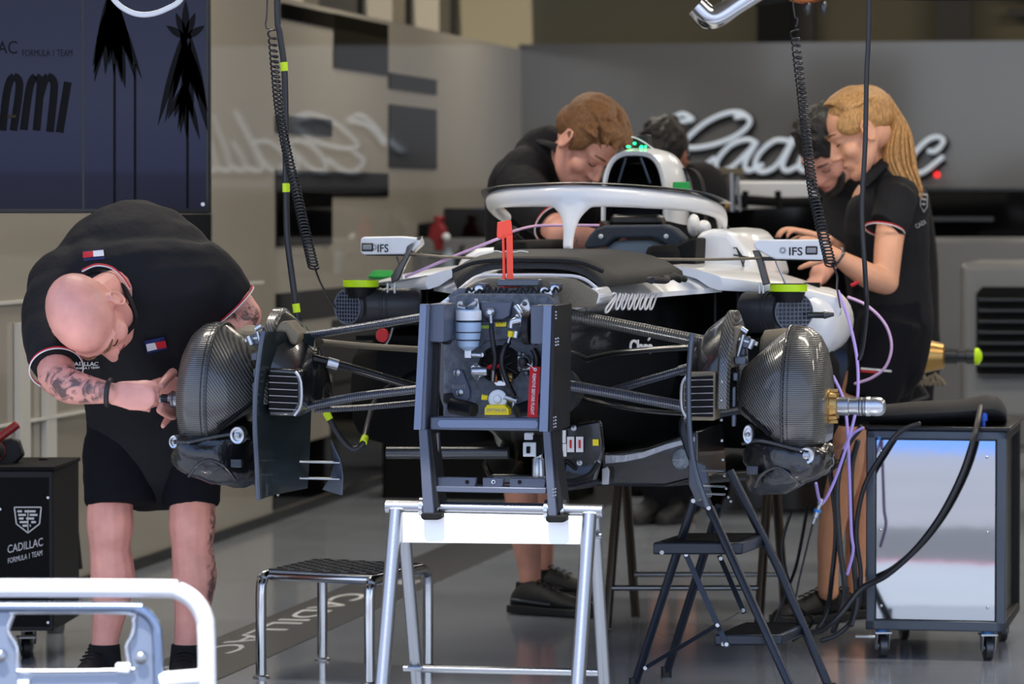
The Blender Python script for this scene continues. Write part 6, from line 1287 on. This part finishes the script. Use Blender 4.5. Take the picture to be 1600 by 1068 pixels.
q = MB(); p = onsurf(b_, 181, 543, .004); q.ell(p, (.006, .004, .006)); q.build('button', 'whitet', sh)
st_ = MB(); limb(st_, [(236, 625, 11.22, .178, .135), (236, 662, 11.24, .187, .138)], n=20, hint=X_, round_=False); st_.ell(P(236, 668, 11.24), (.175, .13, .07))
limb(st_, [(190, 680, 11.23, .105), (188, 740, 11.2, .103), (189, 789, 11.18, .098)], n=20, round_=False); limb(st_, [(292, 680, 11.23, .098), (298, 740, 11.2, .087), (300, 791, 11.18, .08)], n=20, round_=False)
so = st_.build('shorts', 'shorts', A); remesh(so, .008, 6); dm = so.modifiers.new('folds', 'DISPLACE'); dm.texture = tx; dm.strength = .02; dm.texture_coords = 'LOCAL'
b2 = evalbvh(so); decal(so, b2, 'side_stripe', 'redt', [[(131, 640), (134, 640), (130, 655), (127, 655)]]); decal(so, b2, 'side_stripe', 'whitet', [[(134.5, 640), (137, 640), (133, 655), (130.5, 655)]])
q = MB(); q.tube(ringpts(P(170, 613, 10.505), (.98, -.1, -.1), .033, n=18), .007, n=8, k=2); q.build('wristband', 'rubber', A)
for x in (163, 292):
    q = MB(); q.lathe(P(x, 1045, 11.2), Z_, [(0, .05), (.04, .046), (.07, .043), (.0705, .036)], 18); q.build('sock', 'sock', A)
    c = V((P(x, 1045, 11.2).x, 11.2, 0)); shoe(A, c+V((.0, .07, 0)), c+V((-.06 if x < 200 else .0, -.21, 0)))
# ======== brown haired mechanic ========
root = V((P(845, 958, 13.25).x, 13.25, 0))
B = thing('person', 'brown haired person in black polo shirt leaning over the cockpit from the left', 'person', root)
mb = MB(); hd = Head(P(918, 220, 12.85), (.40, -.42, -.80), (.52, -.40, .60), 1.12); hd.build(mb)
limb(mb, [(905, 232, 12.92, .062), (880, 248, 13.0, .064), (862, 265, 13.06, .08)])
limb(mb, [(848, 560, 13.35, .14, .11), (842, 440, 13.3, .15, .11), (845, 340, 13.2, .16, .12), (852, 280, 13.1, .15, .1)], hint=X_)
limb(mb, [(812, 285, 12.95, .06), (840, 330, 12.8, .052), (876, 362, 12.7, .046)]); limb(mb, [(876, 364, 12.7, .046), (905, 372, 12.72, .044), (955, 380, 12.78, .032)]); hand(mb, P(958, 381, 12.78), (.95, .1, -.2), (0, 0, -1), 1)
limb(mb, [(905, 290, 13.3, .055), (930, 350, 13.25, .048), (965, 380, 13.1, .035)])
limb(mb, [(820, 560, 13.35, .085), (812, 700, 13.2, .066), (814, 770, 13.18, .056), (822, 840, 13.2, .05), (828, 895, 13.22, .037), (826, 930, 13.22, .036)])
limb(mb, [(870, 560, 13.5, .085), (850, 700, 13.65, .06), (848, 800, 13.68, .048), (846, 905, 13.7, .034)])
body = mb.build('body', 'skin', B); remesh(body, .006, 4); hd.details(body, 'hairb')
hh = MB(); hd.ell(hh, (0, -.022, .045), (.084, .1, .088)); hd.ell(hh, (0, -.06, .0), (.076, .062, .06)); hd.ell(hh, (0, .045, .1), (.06, .045, .03))
for g in (-1, 1): hd.ell(hh, (g*.07, .005, .03), (.016, .05, .045)); hd.ell(hh, (g*.074, .022, .005), (.007, .012, .03))
random.seed(3)
for i in range(150):
    a = random.uniform(0, 2*math.pi); e_ = random.uniform(.1, 1.4); x = .082*math.cos(e_)*math.cos(a); y = -.02+.1*math.cos(e_)*math.sin(a); z = .045+.088*math.sin(e_)
    if y > .07 and z < .09: continue
    hd.tube(hh, [(x, y, z), (x*1.05, y+.02, z+.006), (x*1.02, y+.042, z+.004)], [.0045, .005, .002], n=6, k=3)
h_ = hh.build('hair', 'hairb', B); remesh(h_, .005, 2)
sb = MB(); limb(sb, [(846, 575, 13.36, .17, .13), (842, 440, 13.3, .175, .13), (845, 350, 13.2, .185, .15), (848, 290, 13.08, .18, .15), (856, 258, 13.05, .13, .11)], n=20, hint=X_)
sb.ell(P(822, 275, 12.98), (.095, .12, .1)); limb(sb, [(812, 280, 12.95, .085), (832, 318, 12.82, .078), (862, 348, 12.72, .064)], round_=False); sb.ell(P(895, 285, 13.2), (.1, .1, .1)); limb(sb, [(905, 290, 13.3, .08), (930, 345, 13.25, .07)])
sh = sb.build('polo_shirt', 'shirt', B); remesh(sh, .009, 7); dm = sh.modifiers.new('folds', 'DISPLACE'); dm.texture = tx; dm.strength = .02; dm.texture_coords = 'LOCAL'
stripe(sh, ringpts(P(864, 350, 12.715), P(876, 360, 12.7)-P(832, 318, 12.82), .067, n=18), .0022, off=V((0, 0, .004)))
q = MB(); q.tube([P(838, 215, 13.0), P(850, 222, 12.95), P(872, 232, 12.9), P(893, 262, 12.86), P(905, 285, 12.86)], [.012, .02, .02, .018, .008], r2=.006, n=8, hint=X_, round_=True); q.build('collar', 'shirt', sh)
st_ = MB(); limb(st_, [(846, 540, 13.35, .165, .125), (846, 600, 13.36, .17, .13)], n=18, hint=X_); limb(st_, [(820, 590, 13.34, .1), (812, 690, 13.22, .085)], round_=False); limb(st_, [(872, 590, 13.5, .1), (852, 690, 13.62, .085)], round_=False)
so = st_.build('shorts', 'shorts', B); remesh(so, .01, 5)
fp_ = lambda x, Y: V((P(x, 900, Y).x, Y, 0))
shoe(B, fp_(800, 13.2), fp_(930, 13.05)); shoe(B, fp_(822, 13.72), fp_(938, 13.62))
for c in (fp_(826, 13.22), fp_(846, 13.7)):
    q = MB(); q.lathe(c+Z_*.05, Z_, [(0, .045), (.05, .042), (.051, .036)], 16); q.build('sock', 'sock', B)
# ======== dark haired person behind the air intake ========
root = V((P(1040, 800, 16.9).x, 16.9, 0))
Cc = thing('person', 'dark haired person in black seen only partly behind the air intake of the car', 'person', root)
mb = MB(); hd = Head(P(1038, 243, 16.8), (-.3, -.75, -.6), (-.1, -.6, .8), 1.1); hd.build(mb)
limb(mb, [(1045, 262, 16.86, .06), (1050, 290, 16.9, .07)]); limb(mb, [(1050, 560, 16.95, .14, .11), (1050, 420, 16.95, .15, .11), (1052, 310, 16.92, .17, .11)], hint=X_)
for s_, x in ((-1, 985), (1, 1112)): limb(mb, [(1050+s_*52, 310, 16.9, .055), (x, 390, 16.85, .045), (x-s_*10, 440, 16.6, .035)]); hand(mb, P(x-s_*10, 444, 16.58), (-s_*.3, -.6, -.6), (0, -.3, -1), s_)
for x in (1030, 1072): limb(mb, [(x, 560, 16.95, .085), (x, 690, 16.9, .058), (x, 805, 16.95, .04)])
body = mb.build('body', 'skind', Cc); remesh(body, .009, 3); hd.details(body)
hh = MB(); hd.ell(hh, (0, -.02, .05), (.088, .105, .095)); hd.ell(hh, (0, -.06, .0), (.08, .065, .07))
for i in range(40):
    a = random.uniform(0, 2*math.pi); e_ = random.uniform(.1, 1.5); hd.ell(hh, (.085*math.cos(e_)*math.cos(a), -.02+.1*math.cos(e_)*math.sin(a)-.0, .05+.09*math.sin(e_)), (.018, .018, .018), 8, 6)
h_ = hh.build('hair', 'haird', Cc); remesh(h_, .007, 1)
sb = MB(); limb(sb, [(1050, 575, 16.96, .17, .13), (1050, 420, 16.95, .18, .13), (1052, 320, 16.92, .2, .13), (1050, 288, 16.9, .12, .09), (1046, 268, 16.87, .085, .08)], n=18, hint=X_)
for s_, x in ((-1, 985), (1, 1112)): limb(sb, [(1050+s_*50, 312, 16.9, .075), (x-s_*5, 375, 16.87, .062)])
sb.ell(P(1005, 305, 16.88), (.1, .1, .1)); sb.ell(P(1094, 300, 16.86), (.12, .12, .13)); sh = sb.build('polo_shirt', 'shirt', Cc); remesh(sh, .012, 4)
st_ = MB(); limb(st_, [(1050, 560, 16.95, .16, .12), (1050, 600, 16.95, .17, .12)], hint=X_)
for x in (1030, 1072): limb(st_, [(x, 590, 16.95, .095), (x, 700, 16.92, .075), (x, 800, 16.95, .065)], round_=False)
so = st_.build('trousers', 'shorts', Cc); remesh(so, .012, 4)
for x in (1020, 1062): shoe(Cc, fp_(x+12, 16.98), fp_(x-30, 16.75))
# ======== blonde mechanic ========
root = V((P(1340, 968, 12.9).x, 12.9, 0))
W = thing('person', 'blonde person with a ponytail in a black polo shirt looking down at their hands', 'person', root)
mb = MB(); hd = Head(P(1343, 204, 12.9), (-.84, -.10, -.50), (-.50, -.02, .86), 1.06); hd.build(mb)
limb(mb, [(1350, 232, 12.92, .05), (1362, 262, 12.95, .05), (1378, 290, 12.97, .06)])
limb(mb, [(1390, 480, 12.98, .1, .1), (1388, 400, 12.97, .1, .1), (1385, 330, 12.96, .12, .12), (1392, 300, 12.96, .1, .11)], hint=X_)
limb(mb, [(1402, 305, 12.84, .05), (1390, 370, 12.76, .047), (1384, 435, 12.72, .042)]); limb(mb, [(1384, 440, 12.72, .042), (1360, 432, 12.68, .042), (1330, 415, 12.64, .034), (1306, 399, 12.62, .024)])
hand(mb, P(1303, 397, 12.62), (-.85, -.1, .3), (.1, .6, -.5), 1, (.5, .55, .6, .6), .2, .92)
limb(mb, [(1370, 315, 13.12, .05), (1345, 380, 13.12, .042), (1325, 405, 13.05, .036)]); limb(mb, [(1325, 405, 13.05, .036), (1300, 385, 12.95, .028), (1285, 372, 12.88, .022)])
hand(mb, P(1284, 371, 12.87), (-.9, -.1, .25), (-.2, .0, -.9), -1, (.6, .6, .6, .6), .1, .92)
for a, k_, n_, Y in ((1388, 1328, 1294, 12.88), (1393, 1352, 1336, 13.02)):
    limb(mb, [(a-8, 535, Y+.03, .07), ((a+k_)//2, 590, Y, .076), (k_, 675, Y-.03, .056), (k_-6, 730, Y, .054), (n_+6, 820, Y, .044), (n_, 890, Y, .034), (n_, 925, Y, .034)])
body = mb.build('body', mat('skin_fair_warm', '#dba07f', .5, bump=.06, bscale=180, var=.1, vscale=12), W); remesh(body, .005, 4); hd.details(body, 'hairb')
hh = MB(); hd.ell(hh, (0, -.03, .04), (.081, .1, .086), 24, 16); hd.ell(hh, (0, -.06, .01), (.072, .058, .05)); hd.ell(hh, (0, .008, .07), (.066, .056, .045))
for g in (-1, 1): hd.ell(hh, (g*.068, .015, .038), (.02, .055, .04))
for i in range(60): # combed locks running from the forehead to the tie
    t = -1.3+2.6*i/59; x0 = .078*math.sin(t); z0 = .05+.075*math.cos(t)
    hd.tube(hh, [(x0*.86, .058-.035*abs(math.sin(t)), z0*.93+.004), (x0*1.02, .01, z0*1.05), (x0*1.04, -.05, z0*1.0), (x0*.6, -.1, .045+z0*.25), (0, -.118, .055)], [.003, .0042, .0042, .004, .004], n=6, k=5)
h_ = hh.build('hair', 'hairy', W); remesh(h_, .003, 1)
tl = MB(); tie = hd.p(0, -.122, .055)
random.seed(5)
for i in range(80):
    a = random.uniform(0, 6.28); r = random.uniform(0, 1)**.5; ox, oy = r*math.cos(a), r*math.sin(a)
    pts = [tie+V((.01*ox, .01*oy, 0)), P(1404+13*ox, 190+6*ox, 12.93+.025*oy), P(1402+24*ox, 228+6*oy, 12.92+.035*oy), P(1398+27*ox+6, 262+8*oy, 12.9+.035*oy), P(1420+17*ox, 288-6*ox, 12.88+.03*oy), P(1436+6*ox, 302+10*random.uniform(-1, 1), 12.87+.02*oy)]
    tl.tube(pts, [.004, .0062, .007, .0065, .005, .002], n=6, k=5)
tl.build('ponytail', 'hairy', W); q = MB(); q.tube(ringpts(tie, hd.f*-1+Z_*.3, .013, n=14), .005, n=8, k=2); q.build('hair_tie', mat('cream_tie', '#d9b79b', .7), W)
sb = MB(); limb(sb, [(1394, 505, 12.98, .135, .125), (1390, 430, 12.97, .13, .12), (1385, 370, 12.96, .135, .135), (1388, 315, 12.96, .125, .14), (1385, 285, 12.96, .085, .1)], n=22, hint=X_)
sb.ell(P(1352, 365, 12.96), (.07, .11, .09)); sb.ell(P(1412, 320, 12.97), (.085, .14, .09)); sb.ell(P(1400, 302, 12.88), (.075, .09, .06)); limb(sb, [(1402, 305, 12.84, .066), (1392, 345, 12.78, .064), (1382, 358, 12.76, .062)], round_=False); limb(sb, [(1372, 312, 13.1, .06), (1355, 355, 13.12, .056)])
sh = sb.build('polo_shirt', 'shirt', W); remesh(sh, .007, 7); dm = sh.modifiers.new('folds', 'DISPLACE'); dm.texture = tx; dm.strength = .014; dm.texture_coords = 'LOCAL'
stripe(sh, ringpts(P(1382, 360, 12.755), P(1381, 372, 12.75)-P(1388, 330, 12.78), .064, n=18), .002, off=V((0, 0, .004)))
q = MB(); q.tube([P(1352, 290, 12.8), P(1358, 278, 12.84), P(1372, 262, 12.86), P(1388, 254, 12.9), P(1400, 258, 13.0)], [.008, .018, .02, .018, .014], r2=.007, n=8, hint=X_, round_=True); q.build('collar', 'shirt', sh)
b_ = evalbvh(sh)
def spoly(c, w_, h, poly): return [(c[0]+x*w_, c[1]-y*h) for x, y in poly]
c0 = (1436, 332)
for poly in ([(0, 1), (1, .95), (1, .85), (0, .9)], [(0, 1), (.1, 1), (.12, .3), (.02, .35)], [(.9, .95), (1, .95), (.98, .3), (.88, .3)], [(.02, .35), (.12, .3), (.55, .1), (.5, 0)], [(.5, 0), (.55, .1), (.9, .35), (.98, .3)], [(.2, .75), (.8, .72), (.8, .62), (.2, .65)], [(.25, .5), (.7, .48), (.7, .38), (.25, .4)]):
    decal(sh, b_, 'back_crest', 'greyt', [spoly(c0, 12, 30, poly)])
decal(sh, b_, 'back_lettering', 'greyt', text=('CADI', 1431, 357, 1446, 349, 7))
st_ = MB(); limb(st_, [(1393, 470, 12.98, .132, .125), (1390, 520, 12.98, .138, .14), (1386, 560, 12.96, .13, .14)], n=20, hint=X_); limb(st_, [(1390, 500, 12.9, .105), (1370, 585, 12.88, .098), (1355, 632, 12.86, .09)], round_=False); limb(st_, [(1395, 500, 13.05, .105), (1388, 585, 13.05, .096), (1375, 632, 13.02, .09)], round_=False)
so = st_.build('shorts', 'shorts', W); remesh(so, .009, 6)
b3 = evalbvh(so); decal(so, b3, 'hem_stripe', 'whitet', [[(1346, 574), (1370, 576), (1370, 579), (1346, 577)], [(1370, 576), (1392, 578), (1392, 581), (1370, 579)]]); decal(so, b3, 'hem_stripe', 'redt', [[(1346, 578), (1370, 580), (1370, 583), (1346, 581)]])
q = MB(); q.tube(ringpts(P(1309, 401, 12.63), P(1303, 397, 12.62)-P(1330, 415, 12.64), .028, n=16), .006, n=8, k=2); q.build('wristwatch', 'dsteel', W)
shoe(W, fp_(1318, 12.95), fp_(1208, 12.82)); shoe(W, fp_(1362, 13.08), fp_(1258, 12.92))
for c in (fp_(1294, 12.9), fp_(1336, 13.03)):
    q = MB(); q.lathe(c+Z_*.06, Z_, [(0, .045), (.035, .042), (.036, .036)], 16); q.build('sock', 'sock', W)
q = MB(); q.cyl(P(1330, 446, 12.6), P(1342, 440, 12.6), .006); q.build('pocket_pen', 'redt', W)
# ======== dark haired person with a bun ========
root = V((P(1330, 900, 14.6).x, 14.6, 0))
Ee = thing('person', 'person with dark hair in a small bun bending down behind the blonde mechanic', 'person', root)
mb = MB(); hd = Head(P(1288, 232, 14.3), (-.30, -.50, -.80), (-.35, -.70, .58), 1.12); hd.build(mb)
limb(mb, [(1305, 245, 14.36, .06), (1335, 268, 14.45, .065)]); limb(mb, [(1400, 520, 14.7, .14, .11), (1390, 400, 14.68, .15, .12), (1365, 310, 14.55, .17, .12)], hint=X_)
for s_, x in ((-1, 1300), (1, 1392)): limb(mb, [(1360+s_*40, 300, 14.5, .055), (x, 390, 14.4, .045), (x-20, 430, 14.2, .035)]); hand(mb, P(x-22, 434, 14.18), (-.4, -.6, -.5), (0, -.3, -1), s_)
for x in (1385, 1420): limb(mb, [(x, 520, 14.7, .085), (x, 700, 14.6, .058), (x, 880, 14.65, .04)])
body = mb.build('body', 'skin', Ee); remesh(body, .008, 3); hd.details(body)
hh = MB(); hd.ell(hh, (0, -.022, .045), (.088, .104, .094)); hd.ell(hh, (0, -.06, .0), (.08, .065, .07)); hh.ell(P(1292, 172, 14.3), (.032, .035, .04)); hh.ell(P(1290, 186, 14.3), (.022, .025, .02))
for i in range(50):
    a = random.uniform(0, 6.28); e_ = random.uniform(0, 1.5); hd.ell(hh, (.086*math.cos(e_)*math.cos(a), -.02+.1*math.cos(e_)*math.sin(a), .045+.09*math.sin(e_)), (.013, .013, .013), 8, 6)
h_ = hh.build('hair', 'haird', Ee); remesh(h_, .006, 1)
q = MB(); hd.tube(q, [(-.05, .05, -.07), (-.04, .075, -.1), (0, .095, -.115), (.04, .075, -.1), (.05, .05, -.07)], .014, n=8, round_=True); q.build('beard', 'haird', Ee)
sb = MB(); limb(sb, [(1400, 530, 14.7, .16, .13), (1390, 400, 14.68, .175, .13), (1365, 315, 14.55, .19, .14), (1345, 285, 14.48, .13, .1)], n=18, hint=X_)
for s_, x in ((-1, 1300), (1, 1392)): limb(sb, [(1360+s_*40, 302, 14.5, .078), (x+4, 372, 14.42, .062)])
sh = sb.build('polo_shirt', 'shirt', Ee); remesh(sh, .01, 5)
st_ = MB(); limb(st_, [(1400, 510, 14.7, .16, .12), (1400, 570, 14.7, .165, .12)], hint=X_)
for x in (1385, 1420): limb(st_, [(x, 560, 14.7, .1), (x, 700, 14.62, .08), (x, 870, 14.66, .065)], round_=False)
so = st_.build('trousers', 'shorts', Ee); remesh(so, .011, 4)
for x in (1385, 1425): shoe(Ee, fp_(x+12, 14.72), fp_(x-40, 14.5))
